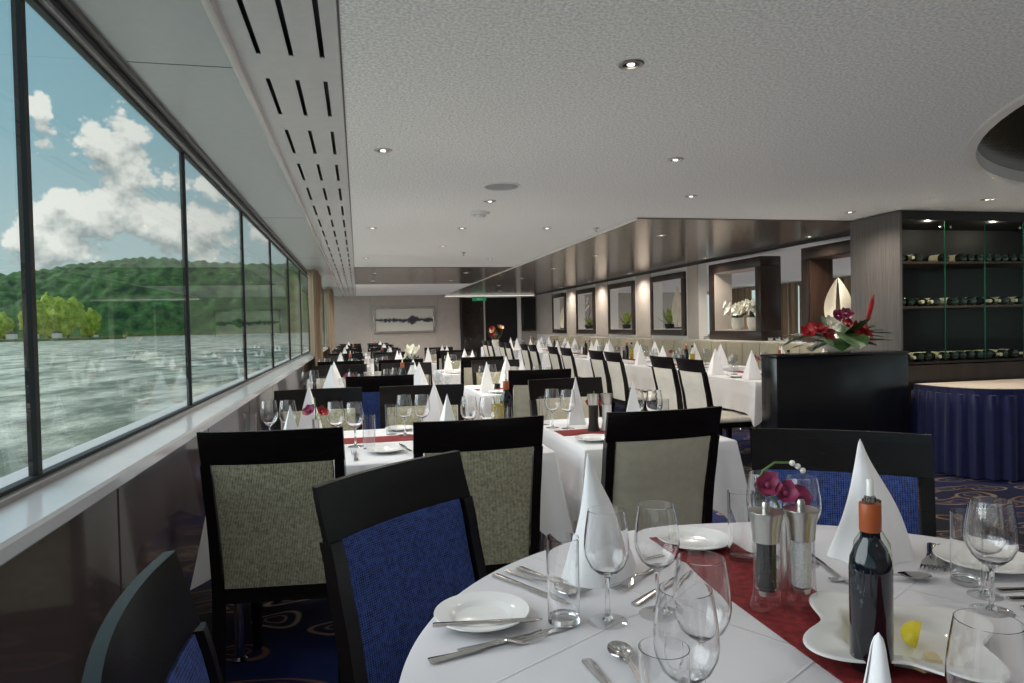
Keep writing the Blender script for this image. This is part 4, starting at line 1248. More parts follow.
put(NF, (1.12, 3.46), 'napkin cone on the far side of the ' + B2N, rz=.5, scale=(.8, .8, 1.02))
put(NF, (1.245, 2.98), 'napkin cone on the near side of the ' + B2N, rz=.3, scale=(.9, .9, 1.06))
for (x, y), w in (((-.42, 3.40), 'far window corner, outer one'), ((-.335, 3.38), 'far window corner, inner one'), ((-.11, 3.22), 'middle, closest to the flower'), ((-.025, 3.15), 'middle, beside the tumbler'),
                  ((.213, 3.40), 'far side, closer to the window'), ((.297, 3.37), 'far side, closer to the napkin'), ((.503, 3.20), 'aisle end, farther one'), ((.578, 3.12), 'aisle end, closer one')):
    put(WG, (x, y), 'wine glass at the ' + w + ', of the ' + A2N)
for (x, y), w in (((-.50, 3.36), 'window end'), ((.035, 3.08), 'middle beside the plate'), ((.15, 3.455), 'far side'), ((.655, 3.155), 'aisle end before the bottle')):
    put(TF, (x, y), 'tumbler at the ' + w + ' of the ' + A2N)
for (x, y), w in (((.965, 3.38), 'far side, outer one'), ((1.03, 3.32), 'far side, inner one'), ((1.335, 3.16), 'aisle side, farther one'), ((1.40, 3.09), 'aisle side, nearer one')):
    put(WG, (x, y), 'wine glass at the ' + w + ', of the ' + B2N)
for (x, y), w in (((.955, 3.50), 'far corner'), ((1.47, 3.14), 'aisle corner')):
    put(TF, (x, y), 'tumbler at the ' + w + ' of the ' + B2N)
put(PL, (.105, 2.965), 'white side plate beside the tumbler on the ' + A2N); put(PL, (.20, 3.575), 'white side plate on the far side of the ' + A2N, scale=.9)
put(PL, (1.03, 2.93), 'white side plate on the near side of the ' + B2N)
put(PL, (-.62+.11, 2.90), 'white side plate at the window corner of the ' + A2N)
put(PMF, (1.125, 3.20), 'pepper mill on the ' + B2N); put(SMF, (1.195, 3.20), 'salt mill on the ' + B2N)
put(TFL, (1.165, 3.29), 'small red flower behind the mills on the ' + B2N, scale=.75)
put(TFL, (-.205, 3.33), 'small red and yellow flower beside the window napkin on the ' + A2N, scale=.85)
put(BD, (.715, 3.34), 'dark bottle with orange neck behind the middle beige chair', scale=1.02)
put(BO, (.655, 3.26), 'yellow oil bottle with black cap behind the middle beige chair')
G2 = 'cutlery on the second row'
cutlery(KN, (1.20, 2.80), (1.135, 3.00), 'knife on the ' + B2N + ', outer one', G2); cutlery(FK, (1.145, 2.80), (1.085, 2.99), 'fork on the ' + B2N, G2)
cutlery(KN, (.20, 2.84), (.165, 3.05), 'knife across the plate edge on the ' + A2N, G2, .7705-.004); cutlery(FK, (-.02, 2.80), (-.03, 3.00), 'fork on the ' + A2N, G2)
chair_at(CH_A, (-.22, 3.90), (.02, -1), 'dark railed chair on the far side of the second row by the window')
chair_at(CH_A, (.34, 3.86), (-.05, -1), 'dark railed chair on the far side of the second row behind the napkin pair')
chair_at(CH_P, (1.21, 3.95), (.04, -1), 'dark railed chair on the far side of the small table behind the bottles')

# --- rows further back
rows = [(5.62, 'third'), (8.05, 'fourth'), (10.35, 'fifth'), (12.6, 'sixth'), (14.9, 'seventh')]
for i, (y, o_) in enumerate(rows):
    tn = o_ + ' window table'
    TA((AX, y, 0), 0, 'long table under its cloth, ' + tn + ' counted from the front', 'window tables')
    rect_cloth(.665, .465, .28, 11+i, 'white tablecloth on the ' + tn, (AX, y), 'cloth', 'white tablecloths', 120)
    runner('table_runner', [(AX-.65, y-.08), (AX+.65, y-.08), (AX+.65, y+.08), (AX-.65, y+.08)], 'red runner on the ' + tn)
    for sx, nm in ((-.33, 'window'), (.33, 'aisle')):
        setting((AX+sx, y-.465), 0, tn, 'near ' + nm + ' seat', i == 0, i < 2, .3*i)
        setting((AX+sx, y+.465), PI, tn, 'far ' + nm + ' seat', False, i < 2, .7*i)
    centre((AX, y), tn, 0, i < 3, i < 3, True, -1 if i % 2 else 1)
    for sx, nm in ((-.305, 'window'), (.305, 'aisle')):
        if i == 0 and nm == 'window':
            chair_at(CH_B, (.14, y-.80), (.03, 1), 'dark chair with bright navy back panel at the near side of the ' + tn)
        elif not (i == 0):
            chair_at(CH_A if (i+len(nm)) % 2 else CH_P, (AX+sx, y-.83), (.04*(-1)**i, 1), 'dark railed chair, near ' + nm + ' seat of the ' + tn)
        chair_at(CH_P if nm == 'window' else CH_A, (AX+sx, y+.80), (.03*(-1)**i, -1), 'dark railed chair, far ' + nm + ' seat of the ' + tn)
    if i < 3:
        bn = o_ + ' middle table'
        TB((BX, y, 0), 0, 'small table under its cloth, ' + bn + ' counted from the front', 'middle tables')
        rect_cloth(.350, .465, .28, 31+i, 'white tablecloth on the ' + bn, (BX, y), 'cloth', 'white tablecloths', 96, .03, .06)
        runner('table_runner', [(BX-.335, y-.08), (BX+.335, y-.08), (BX+.335, y+.08), (BX-.335, y+.08)], 'red runner on the ' + bn)
        setting((BX, y-.465), 0, bn, 'near seat', False, i < 2, .2); setting((BX, y+.465), PI, bn, 'far seat', False, i < 2, .9)
        put(NF, (BX-.27, y-.20), 'extra white napkin cone at the near corner of the ' + bn, rz=.6)
        centre((BX, y), bn, PI/2, False, True, False)
        chair_at(CH_P, (BX+.02, y-(.78 if i == 0 else .83)), (.14 if i == 0 else 0, 1), 'black railed chair, near seat of the ' + bn)
        chair_at(CH_A, (BX, y+.80), (0, -1), 'black railed chair, far seat of the ' + bn)

pot_plant((.62, 8.05, .7525), 'ball of white flowers in a cream pot on the fourth window table', 'orchid').scale = (.8, .8, .8)
# --- banquette side
pairs = [(5.53, 6.10), (7.40, 7.96), (9.21, 9.88), (11.10, 11.70), (13.05, 13.65), (14.95, 15.55)]
CX = 3.87
for i, (ya, yb_) in enumerate(pairs):
    yc = (ya+yb_)/2+.10; tn = ORD[i] + ' banquette table'
    TC((CX, yc, 0), 0, 'table under its cloth, ' + tn + ' counted from the console', 'banquette tables')
    rect_cloth(.545, .655, .272, 51+i, 'white tablecloth with hanging corners on the ' + tn, (CX, yc), 'cloth', 'white tablecloths', 140, .04, .10 if i == 0 else .03)
    runner('table_runner', [(CX-.08, yc-.64), (CX+.08, yc-.64), (CX+.08, yc+.64), (CX-.08, yc+.64)], 'red runner on the ' + tn)
    for y, nm in ((yc-.325, 'nearer'), (yc+.325, 'farther')):
        setting((CX-.545, y), -PI/2, tn, nm + ' chair seat', i == 0, i < 3, .4)
        setting((CX+.545, y), PI/2, tn, nm + ' bench seat', False, False, .8)
    centre((CX, yc), tn, PI/2, i < 3, i < 4, True, -1)
    for y, nm in ((ya, 'nearer'), (yb_, 'farther')):
        chair_at(CH_C, (2.83, y), (1, .02), 'side-on chair with beige back coloured lighter as if lit, ' + nm + ' seat of the ' + tn)
b_ = empty('banquette', 'long olive leather banquette along the framed partition', 'bench', (4.75, 5.7, 0))
bm = bmesh.new()
y = 0.0
while y < 11.4:
    add_box(bm, (.17, y+.003, .46), (.31, y+.397, 1.0), .02, 2); y += .40
link('bench_back', bm, 'olive_leather', b_, 40)
box('bench_seat', (-.24, 0, .34), (.165, 11.6, .455), 'olive_leather', b_, .025, 3)
box('bench_plinth', (-.24, .02, 0), (.30, 11.55, .335), 'black', b_)

# --- end of the room: buffet with the big bouquet
t = empty('flower_table', 'small white clothed table holding the big bouquet near the doorway', 'table', (3.45, 17.3, 0))
lathe('cloth_cover', [(.40, .02), (.385, .4), (.37, .73), (.36, .75), (0, .75)], 'cloth', t, 40, 40)
v = empty('bouquet', 'big bouquet of orange and red flowers before the dark doorway', 'flowers', (3.45, 17.3, .751))
lathe('vase', [(0, 0), (.07, 0), (.10, .08), (.09, .18), (.075, .18), (.07, .02), (0, .01)], 'cream_pot', v, 24, 40)
rnd = random.Random(5)
for k in range(7):
    a = rnd.uniform(0, 6.3); r = rnd.uniform(.03, .2)
    bloom('blossom', (r*math.cos(a), r*math.sin(a), .26+rnd.uniform(0, .25)), .09, 6, ('red_flower', 'butter', 'orange_foil')[k % 3], v, (math.cos(a)*.5, -.6, .6), k, .5)
bm = bmesh.new()
for k in range(12):
    a = rnd.uniform(0, 6.3); petal(bm, (0, 0, .17), (math.cos(a), math.sin(a), rnd.uniform(.2, 1.2)), rnd.uniform(.25, .36), .05)
fix(bm); link('foliage', bm, 'leaf', v, 60)
for a, h in ((.3, .55), (-.2, .5), (2.6, .45)):
    tube('red_stalk', [(0, 0, .18), (.1*math.cos(a), .0, .3), (.26*math.cos(a), .05, h)], [.008, .012, .004], 'red_flower', v, 6)

# ================================================================== FRAMES, FLOWERS IN THE OPENINGS
def frame(y0, y1, z0, z1, x0, x1, bw, outer, liner, label, free=False):
    f = empty('display_frame', label, 'frame', (x0, (y0+y1)/2, z0), 0, 'dark frames of the partition openings')
    w = (y1-y0)/2; h = z1-z0
    def pc(nm, lo, hi, m): return box(nm, lo, hi, m, f, .006, 2)
    d = x1-x0
    fd = d if free else .05
    pc('frame_bottom', (0, -w, 0), (fd, w, bw), outer); pc('frame_top', (0, -w, h-bw), (fd, w, h), outer)
    pc('frame_side', (0, -w, bw), (fd, -w+bw, h-bw), outer); pc('frame_side', (0, w-bw, bw), (fd, w, h-bw), outer)
    e = .012
    x_ = .02
    bm = bmesh.new(); add_box(bm, (x_, w-bw-e, bw), (d-.002, w-bw-.0005, h-bw)); add_box(bm, (x_, -w+bw+.0005, bw), (d-.002, -w+bw+e, h-bw))
    add_box(bm, (x_, -w+bw+e, h-bw-e), (d-.002, w-bw-e, h-bw-.0005)); add_box(bm, (x_, -w+bw+e, bw+.0005), (d-.002, w-bw-e, bw+e))
    link('liner', bm, liner, f)
    return bw+z0+e
# frames set in the wall
zb = 1.06
lb = ['dark frame in the partition closest to the white column', 'second dark frame in the wall counted from the white column', 'third dark frame in the wall counted from the white column', 'fourth dark frame in the wall, smallest looking, by the mirror']
FB = []
for i, (y0, y1) in enumerate(OPEN):
    FB.append(frame(y0-.10, y1+.10, 1.06, 2.09, PX0-.045, PX1+.01, .10, 'wenge', 'wall_white', lb[i]))
frame(7.93, 9.27, 1.013, 2.115, 5.10, 5.40, .13, 'wenge', 'wallpaper', 'big free standing dark frame holding the white orchids', True)
frame(5.72, 7.10, 1.013, 2.115, 5.10, 5.42, .13, 'wenge', 'brown_wood', 'big free standing dark frame half hidden by the grey pillar', True)
z1 = 1.013+.13+.0125
pot_plant((5.27, 8.78, z1), 'white orchid in a cream pot inside the big frame, farther of two', 'orchid')
pot_plant((5.27, 8.37, z1), 'white orchid in a cream pot inside the big frame, nearer of two', 'orchid')
zb = FB[0]+.0005
sculpture((5.20, 10.50, zb), 'cream leaf sculpture in the wall frame by the white column', 1.15, .35).scale = (.8, .62, 1.1)
q = at(838, 300, 0, 5.26)
sculpture((5.26, q.y, z1), 'cream leaf sculpture lit inside the frame beside the grey pillar', 1.05, .3)
sculpture((5.20, 17.0, zb), 'pale leaf sculpture in the last frame by the mirror', 1.0, .3)
pot_plant((5.20, 10.80, zb), 'small yellow green plant beside the sculpture in the wall frame', 'leafy', 1)
pot_plant((5.20, 12.72, zb), 'yellow green plant in the second wall frame from the column', 'leafy')
pot_plant((5.20, 14.95, zb), 'tall branch orchid in the third wall frame from the column', 'branch')
# little white candles along the ledge
def make_candle():
    t = empty('tea_light', 'x', 'candle')
    lathe('glass_cup', [(0, 0), (.025, 0), (.03, .045), (.0275, .045), (.023, .006), (0, .006)], 'far_glass', t, 16, 40)
    lathe('wax', [(0, .0065), (.0225, .0065), (.025, .03), (0, .031)], 'white_flower', t, 16, 40)
    return t
CD = Kind(make_candle)
for k, y in enumerate((9.45, 7.78, 7.62, 7.46, 7.30)):
    CD((5.085+.05, y, 1.0125), 0, 'small white candle on the cream ledge, %s from the white column' % ORD[k], 'candles on the ledge', 1.1)

# ================================================================== CONSOLE, CABINET, BUFFET
c = empty('console', 'black glossy console block carrying the flower bowl', 'console', (4.0, 5.22, 0))
box('console_body', (-.76, -.39, .04), (.475, -.175, .975), 'gloss_black', c, .004)
box('console_top', (-.765, -.395, .977), (.48, -.17, 1.0), 'gloss_black', c, .003)
box('console_plinth', (-.72, -.37, 0), (.52, -.19, .039), 'black', c)
w = empty('wine_cabinet', 'tall black wine cabinet with glass doors and a grey wood side', 'cabinet', (4.56, 4.98, 0))
CW, CD_, CHh = 2.6, .60, 2.19
box('side_panel', (-.022, .0, 0), (0, CD_, CHh), 'grey_wood', w)
box('carcass_side', (.001, .03, 0), (.03, CD_, CHh), 'black', w)
box('carcass_side', (CW-.03, .03, 0), (CW, CD_, CHh), 'black', w)
box('carcass_back', (.031, CD_-.02, .12), (CW-.031, CD_, 2.12), 'black', w)
box('carcass_top', (.001, .0, 2.115), (CW, CD_-.021, CHh), 'black', w)
box('carcass_bottom', (.031, .0, .0), (CW-.031, CD_-.021, .86), 'wenge', w)
for z in (.885, 1.375, 1.765):
    box('shelf', (.032, .06, z-.018), (CW-.032, CD_-.022, z), 'brown_wood' if z > 1 else 'wenge', w)
dw = (CW-.06)/6
for k in range(6):
    x0 = .03+k*dw
    g = box('glass_door', (x0+.004, .012, .90), (x0+dw-.004, .018, 2.11), 'cab_glass', w)
    g['label'] = 'clear glass door'
    box('green_edge', (x0+dw-.0035, .010, .90), (x0+dw-.0005, .020, 2.11), 'green_edge', g)
    bm = bmesh.new(); add_lathe(bm, [(0, 0), (.012, 0), (.012, .008), (0, .009)], 14, Matrix.Translation((x0+dw-.05 if k % 2 == 0 else x0+.05, .0115, 2.06)) @ Matrix.Rotation(PI/2, 4, 'X')); fix(bm)
    link('door_fitting', bm, 'steel', g, 40)
tl = w
def make_lying():
    t = empty('wine_bottle', 'x', 'bottle')
    R = Matrix.Rotation(PI/2, 4, 'X')                       # axis to -Y: neck towards the room
    t_ = lathe('bottle_body', [(0, .005), (.03, 0), (.0375, .004), (.0375, .19), (.032, .215), (.0155, .245), (.014, .30), (0, .3005)], 'green_bottle', t, 18, 40, R)
    lathe('label', [(.0378, .06), (.0381, .06), (.0381, .16), (.0378, .16)], 'cream_label', t_, 18, 40, R)
    lathe('foil_cap', [(.0145, .262), (.0158, .262), (.0158, .304), (0, .305)], 'cream_label', t_, 14, 40, R)
    return t
WB = Kind(make_lying)
rnd = random.Random(12)
for si, (z, nm) in enumerate(((.885, 'lowest shelf'), (1.375, 'middle shelf'), (1.765, 'top shelf'))):
    nb = 15
    for k in range(nb):
        if (si, k) in ((2, 3), (2, 4), (1, 5), (2, 6), (1, 9)): continue
        x = 4.56+.12+k*.093
        fl = rnd.random() < .6
        WB((x, 4.98+(.40 if not fl else .12)+rnd.uniform(0, .02), z+.0385), 0 if not fl else PI, 'wine bottle lying on the %s of the cabinet, number %s from the grey side' % (nm, ['one', 'two', 'three', 'four', 'five', 'six', 'seven', 'eight', 'nine', 'ten', 'eleven', 'twelve', 'thirteen', 'fourteen', 'fifteen'][k]), 'wine bottles in the cabinet')
for k in range(3):
    l = bpy.data.lights.new('cabinet_lamp', 'POINT'); l.energy = 1.6; l.color = (1, .86, .68); l.shadow_soft_size = .02
    o = bpy.data.objects.new('cabinet_lamp', l); COL.objects.link(o); o.location = (4.9+.7*k, 5.06, 2.09)
# skirted buffet table before the cabinet
b = empty('buffet_table', 'buffet table with cream top and pleated royal blue skirt', 'table', (0, 0, 0))
out = []
x0_, x1_, y0_, y1_, rr = 4.60, 7.2, 4.22, 4.90, .45
for k in range(13):
    a = PI+PI/2*k/12; out.append((x0_+rr*1.0+rr*math.cos(a), y0_+rr+rr*math.sin(a)))
out += [(x1_, y0_), (x1_, y1_), (x0_, y1_)]
zt = .715
prism('cream_top', out, zt-.03, zt, 'cream_cloth', b)
dense = []
for p, q in zip(out, out[1:]+out[:1]):
    L = math.dist(p, q); m_ = max(1, int(L/.012))
    for k in range(m_): dense.append((p[0]+(q[0]-p[0])*k/m_, p[1]+(q[1]-p[1])*k/m_))
bm = bmesh.new(); rows_ = []
cxm, cym = 5.9, 4.6
cum = 0; cums = []
for k, p in enumerate(dense):
    if k: cum += math.dist(dense[k-1], p)
    cums.append(cum)
for z, am in ((zt-.004, .001), (zt-.05, .003), (zt-.055, .018), (zt-.2, .030), (.3, .042), (.015, .05)):
    r = []
    for k, p in enumerate(dense):
        pn, nn = dense[k-1], dense[(k+1) % len(dense)]
        tx, ty = nn[0]-pn[0], nn[1]-pn[1]; q = math.hypot(tx, ty); nx, ny = ty/q, -tx/q
        wv = .5+.5*math.sin(cums[k]*62+2*math.sin(cums[k]*5))
        d_ = .006+am*wv
        r.append(bm.verts.new((p[0]+nx*d_, p[1]+ny*d_, z)))
    rows_.append(r)
for A, B in zip(rows_, rows_[1:]):
    for k in range(len(A)):
        j = (k+1) % len(A); bm.faces.new((A[k], A[j], B[j], B[k]))
solidify(bm, .002)
link('blue_skirt', bm, 'skirt', b, 60)
# big arrangement on the console
f = empty('flower_arrangement', 'cream bowl with red anthuriums and dark leaves on the black console', 'flowers', (3.90, 4.935, 1.0005))
lathe('bowl', [(0, 0), (.08, 0), (.13, .04), (.155, .11), (.147, .114), (.12, .05), (.07, .015), (0, .012)], 'cream_pot', f, 40, 40)
rnd = random.Random(21)
bm = bmesh.new()
for k in range(16):
    a = rnd.uniform(0, 6.3); petal(bm, (.05*math.cos(a), .05*math.sin(a), .10), (math.cos(a), math.sin(a)*.7, rnd.uniform(-.05, .9)), rnd.uniform(.22, .42), rnd.uniform(.035, .07), (0, 0, 1), -.2)
fix(bm); link('dark_leaves', bm, 'leaf', f, 60)
bm = bmesh.new(); petal(bm, (-.04, -.13, .17), (-.25, -.75, .05), .30, .13, (0, -.4, .9), -.5); petal(bm, (-.16, -.10, .13), (-.2, -.8, .1), .22, .12, (0, -.4, .9), -.6); solidify(bm, .003)
link('broad_leaf', bm, 'broad_green', f, 60)
for k, (x, y, z, R, ti) in enumerate(((-.33, -.05, .17, .085, (-.4, -.6, .6)), (-.25, -.08, .19, .08, (-.2, -.6, .6)), (-.20, -.10, .15, .08, (0, -.8, .5)), (.04, -.14, .17, .10, (.3, -.7, .5)), (.12, -.12, .19, .09, (.4, -.6, .6)), (.15, -.12, .13, .09, (.4, -.6, .4)), (.0, -.10, .22, .08, (0, -.6, .7)))):
    bloom('anthurium', (x, y, z), R, 5, 'red_flower', f, ti, k+40, .42)
for k, (x, y, z) in enumerate(((-.08, -.08, .29), (-.02, -.10, .31), (-.13, -.06, .24))):
    bloom('pink_blossom', (x, y, z), .07, 6, 'pink_flower' if k < 2 else 'white_flower', f, (0, -.7, .5), k+60, .5)
tube('red_bud', [(.18, .0, .12), (.24, .0, .22), (.28, .0, .29), (.315, .0, .40), (.335, .0, .475)], [.006, .007, .016, .02, .005], 'red_flower', f, 10)
for x, d_, L_ in ((.14, (.8, -.5, .5), .22), (.12, (.9, -.4, .2), .24), (.10, (.5, -.6, .6), .2), (.05, (.3, -.5, .8), .2), (.2, (1, -.2, .35), .26), (.1, (1, .3, .15), .36), (-.2, (-1, -.3, .15), .42), (-.15, (-1, .1, .3), .36)):
    bm = bmesh.new(); petal(bm, (x, 0, .14), d_, L_, .04, (0, 0, 1), -.3); solidify(bm, .002); link('trailing_leaf', bm, 'leaf', f, 60)
o = bloom('fallen_blossom', (0, 0, .02), .05, 5, 'white_flower', None, (0, -.3, .9), 2, .5); o.location = (3.62, 4.93, 1.0); tag(o, 'small white blossom lying on the black console', 'flower')

# ================================================================== WALL PICTURE, SIGN, CEILING FITTINGS
p = empty('wall_picture', 'wide ink landscape picture in a silver frame on the end wall', 'picture', (1.29, YE-.03, 1.51))
hw, hh = .86, .37
bm = bmesh.new()
for lo, hi in (((-hw, -.02, -hh), (hw, .028, -hh+.06)), ((-hw, -.02, hh-.06), (hw, .028, hh)), ((-hw, -.02, -hh+.06), (-hw+.06, .028, hh-.06)), ((hw-.06, -.02, -hh+.06), (hw, .028, hh-.06))): add_box(bm, lo, hi, .008, 1)
link('picture_frame', bm, 'silver', p, 40)
box('canvas', (-hw+.055, .0, -hh+.055), (hw-.055, .02, hh-.055), 'painting', p)
s = empty('exit_sign', 'small green lit exit sign above the dark door', 'sign', (3.42, YE-.14, 2.085))
box('sign_box', (-.2, -.02, -.07), (.2, .015, .04), 'sign_green', s, .003)
bm = bmesh.new(); add_box(bm, (-.02, -.024, -.03), (.10, -.0205, -.01)); vA = [bm.verts.new(q) for q in ((-.02, -.0215, -.05), (-.02, -.0215, .01), (-.08, -.0215, -.02))]; bm.faces.new(vA); fix(bm)
link('arrow_mark', bm, 'plastic', s)

def make_downlight():
    t = empty('downlight', 'x', 'downlight')
    lathe('trim_ring', [(.030, -.0005), (.031, -.006), (.044, -.005), (.048, -.0005)], 'satin_steel', t, 28, 40)
    lathe('reflector', [(.0305, -.001), (.018, -.0015), (0, -.0018)], 'gloss_black', t, 24, 40)
    lathe('bulb', [(.0145, -.002), (.012, -.0045), (0, -.0055)], 'lamp_on', t, 16, 60)
    return t
DL = Kind(make_downlight)
def spot(p, power, size=150, blend=.9, col=(1, .90, .78)):
    l = bpy.data.lights.new('lamp', 'SPOT'); l.energy = power; l.color = col
    l.spot_size = math.radians(size); l.spot_blend = blend; l.shadow_soft_size = .05
    o = bpy.data.objects.new('lamp', l); COL.objects.link(o); o.location = p
    return o
PW = 34
lights = [(.97, 2.29), (.15, 3.60), (1.775, 3.58), (.97, 4.95), (.15, 6.38), (.97, 6.33), (1.775, 6.27), (.96, 7.74), (.125, 9.09), (1.79, 9.2), (4.17, 5.13), (4.88, 4.46),
          (1.775, .90), (1.775, -1.8), (2.4, 4.6)]
nm = ['in front of the round table centre', 'over the window side of the second row', 'over the aisle beside the second row', 'close to the round speaker', 'window side, third row', 'middle, third row', 'aisle side, third row', 'middle, fourth row', 'window side before the brown band', 'aisle side before the brown band', 'beside the grey wood pillar', 'above the buffet table',
      'over the round table aisle side', 'at the rear aisle side', 'before the brown panel corner']
for (x, y), w_ in zip(lights, nm):
    DL((x, y, ZC), 0, 'round steel ceiling downlight ' + w_, 'ceiling downlights')
    near = y < 2.5
    spot((x, y, ZC-.012), PW*(.45 if near else 1.4 if y < 5.2 else 2.3))
zs_ = ZC-.0125
far_l = [(3.1, 6.6), (4.85, 6.6), (3.1, 8.6), (4.85, 8.9), (3.1, 10.6), (4.85, 11.7), (3.1, 12.8), (4.85, 13.9), (3.1, 15.0), (4.85, 16.0), (3.6, 17.3)]
for k, (x, y) in enumerate(far_l):
    DL((x, y, zs_), 0, 'steel downlight in the brown panel, %s pair from the console, %s' % ((ORD+['eighth'])[k//2], 'aisle side' if k % 2 == 0 else 'partition side'), 'downlights in the brown panel')
    spot((x, y, zs_-.012), PW*(2.0 if x > 4 else 1.8))
far2 = [(.3, 11.4), (1.8, 11.4), (.3, 13.3), (1.8, 13.3), (.3, 15.4), (1.8, 15.4), (.3, 17.6), (1.8, 17.6)]
for k, (x, y) in enumerate(far2):
    DL((x, y, ZC if y > 14.3 else ZC-.0105), 0, 'small downlight near the end wall, %s pair from the band, %s side' % (ORD[k//2], 'window' if k % 2 == 0 else 'aisle'), 'downlights towards the end wall')
    spot((x, y, ZC-.025), PW*(2.5 if y < 14 else 4))
for x, y in ((7.2, 6.8), (7.2, 9.4), (7.2, 12.0), (7.2, 14.8), (7.2, 17.6), (9.2, 8), (9.2, 12), (9.2, 16)):
    DL((x, y, ZC), 0, 'downlight of the starboard half beyond the frames', 'starboard downlights')
    spot((x, y, ZC-.012), PW*5)
s = empty('ceiling_speaker', 'round grey flush speaker in the white ceiling', 'speaker', (.945, 4.415, ZC))
lathe('bezel', [(.11, .0), (.112, -.007), (.125, -.006), (.128, .0)], 'plastic', s, 48, 40)
lathe('grille', [(0, -.004), (.109, -.004), (.11, .0)], 'speaker_grille', s, 48, 40)
s = empty('smoke_detector', 'white smoke detector hanging beyond the round speaker', 'detector', (.985, 5.43, ZC))
lathe('base', [(0, -.001), (.075, -.001), (.072, -.022), (0, -.023)], 'plastic', s, 32, 40)
lathe('sensor_head', [(0, -.0235), (.045, -.0235), (.042, -.045), (.03, -.052), (0, -.052)], 'plastic', s, 28, 40)
def make_sprinkler():
    t = empty('ceiling_sprinkler', 'x', 'sprinkler')
    lathe('escutcheon', [(0, 0), (.028, -.001), (.024, -.008), (0, -.009)], 'steel', t, 20, 40)
    lathe('sprinkler_head', [(0, -.0095), (.008, -.0095), (.007, -.032), (.016, -.034), (.016, -.037), (0, -.038)], 'steel', t, 14, 40)
    t['kind'] = 'thing'
    return t
SPR = Kind(make_sprinkler)
q = atz(603, 229, 2.19); SPR((SX-.15, q.y, ZC), 0, 'small steel sprinkler at the edge of the brown panel', 'sprinklers')
SPR((1.3, 8.4, ZC), 0, 'small steel sprinkler in the white ceiling before the band', 'sprinklers')
# cove LED strips the ship has: along the duct lip far down the room, and over the doors
struct(box('trim_51', (2.45, YE-.125, 2.150), (5.05, YE-.121, 2.168), 'led'), 'lit strip on the beam above the doors', 'trim')

# ================================================================== SKY AND SUN
wd = bpy.data.worlds.new('sky'); SC.world = wd; wd.light_settings.ao_factor = AO_F; wd.light_settings.distance = AO_D; wd.use_nodes = True
nt = wd.node_tree; L = nt.links.new; bg = nt.nodes['Background']
tc = N(nt, 'ShaderNodeTexCoord'); sp = N(nt, 'ShaderNodeSeparateXYZ'); L(tc.outputs['Generated'], sp.inputs[0])
def MN(op, a=None, b=None, c=None, clamp=False):
    n = N(nt, 'ShaderNodeMath', operation=op); n.use_clamp = clamp
    for i, v in enumerate((a, b, c)):
        if v is None: continue
        if hasattr(v, 'is_linked'): L(v, n.inputs[i])
        else: n.inputs[i].default_value = v
    return n.outputs[0]
az = MN('ARCTAN2', sp.outputs[0], sp.outputs[1]); el = MN('ARCSINE', sp.outputs[2])
gr = N(nt, 'ShaderNodeValToRGB'); e = gr.color_ramp.elements
e[0].position = 0.0; e[0].color = (.52, .62, .60, 1); e[1].position = 1.0; e[1].color = (.10, .22, .33, 1)
for p_, c_ in ((.08, (.46, .60, .62)), (.25, (.28, .48, .56)), (.5, (.19, .38, .49))):
    q = e.new(p_); q.color = (*c_, 1)
L(MN('MAXIMUM', sp.outputs[2], 0.0), gr.inputs[0])
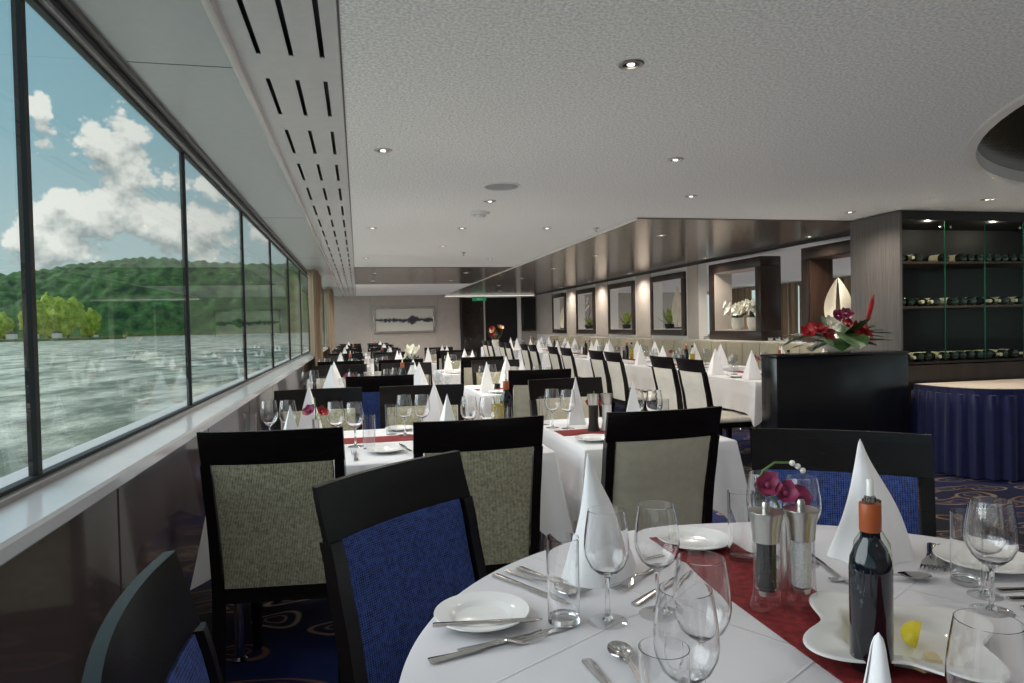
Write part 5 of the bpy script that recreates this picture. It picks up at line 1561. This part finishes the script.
def cloud(del_):
    ee = MN('ADD', el, del_)
    cb = N(nt, 'ShaderNodeCombineXYZ'); L(az, cb.inputs[0]); L(MN('MULTIPLY', ee, 1.1), cb.inputs[1])
    n = N(nt, 'ShaderNodeTexNoise', Scale=9.0, Detail=9.0, Roughness=0.62); n.inputs['Distortion'].default_value = .15
    L(cb.outputs[0], n.inputs['Vector'])
    vo = N(nt, 'ShaderNodeTexVoronoi', Scale=17.0, Detail=3.0, Roughness=0.55, Lacunarity=2.3); vo.feature = 'SMOOTH_F1'; vo.voronoi_dimensions = '2D'
    vo.inputs['Smoothness'].default_value = .35
    L(cb.outputs[0], vo.inputs['Vector'])
    acc = MN('ADD', MN('MULTIPLY', n.outputs['Fac'], .85), MN('MULTIPLY_ADD', vo.outputs['Distance'], -.55, .45))
    tot = None
    for px, py, rx, ry, wgt in ((100, 135, 46, 30, 1.0), (145, 172, 50, 26, 1.0), (40, 112, 14, 22, .9), (110, 222, 90, 28, 1.15), (185, 235, 70, 28, 1.1), (55, 245, 60, 26, 1.05), (215, 180, 34, 30, .6), (240, 240, 60, 40, .35), (300, 270, 60, 25, .4), (-60, 230, 60, 40, .6), (-160, 150, 90, 50, .6)):
        v = ray(px, py).normalized(); a0 = math.atan2(v.x, v.y); e0 = math.asin(v.z)
        va = ray(px+rx, py).normalized(); vb = ray(px, py-ry).normalized()
        ra = abs(math.atan2(va.x, va.y)-a0); re = abs(math.asin(vb.z)-e0)
        d1 = MN('DIVIDE', MN('SUBTRACT', az, a0), ra); d2 = MN('DIVIDE', MN('SUBTRACT', ee, e0), re)
        r2 = MN('ADD', MN('MULTIPLY', d1, d1), MN('MULTIPLY', d2, d2))
        g = MN('MULTIPLY', MN('POWER', 2.718, MN('MULTIPLY', r2, -.8)), wgt)
        tot = g if tot is None else MN('MAXIMUM', tot, g)
    return MN('ADD', MN('MULTIPLY', tot, .62), acc)
CLT = .70
c0 = cloud(0.0); c1 = cloud(.022)
den = MN('DIVIDE', MN('SUBTRACT', c0, CLT), .13, None, True)
shade = MN('DIVIDE', MN('SUBTRACT', c0, c1), .22)
lum = MN('MULTIPLY_ADD', shade, .42, .62, True)
thick = MN('DIVIDE', MN('SUBTRACT', c0, .86), .5, None, True)
cc = N(nt, 'ShaderNodeMixRGB'); cc.inputs[1].default_value = (.34, .40, .41, 1); cc.inputs[2].default_value = (.95, .95, .90, 1); L(lum, cc.inputs[0])
mx = N(nt, 'ShaderNodeMixRGB'); L(den, mx.inputs[0]); L(gr.outputs[0], mx.inputs[1]); L(cc.outputs[0], mx.inputs[2])
L(mx.outputs[0], bg.inputs[0]); bg.inputs[1].default_value = 1.0
# very wide sun added on the river side as soft daylight through the windows
sl = bpy.data.lights.new('sun', 'SUN'); sl.energy = 3.6; sl.angle = math.radians(70); sl.color = (.97, .96, 1.0)
so = bpy.data.objects.new('sun', sl); COL.objects.link(so)
dv = Vector((.86, -.18, -.42)).normalized()
so.rotation_euler = dv.to_track_quat('-Z', 'Y').to_euler()
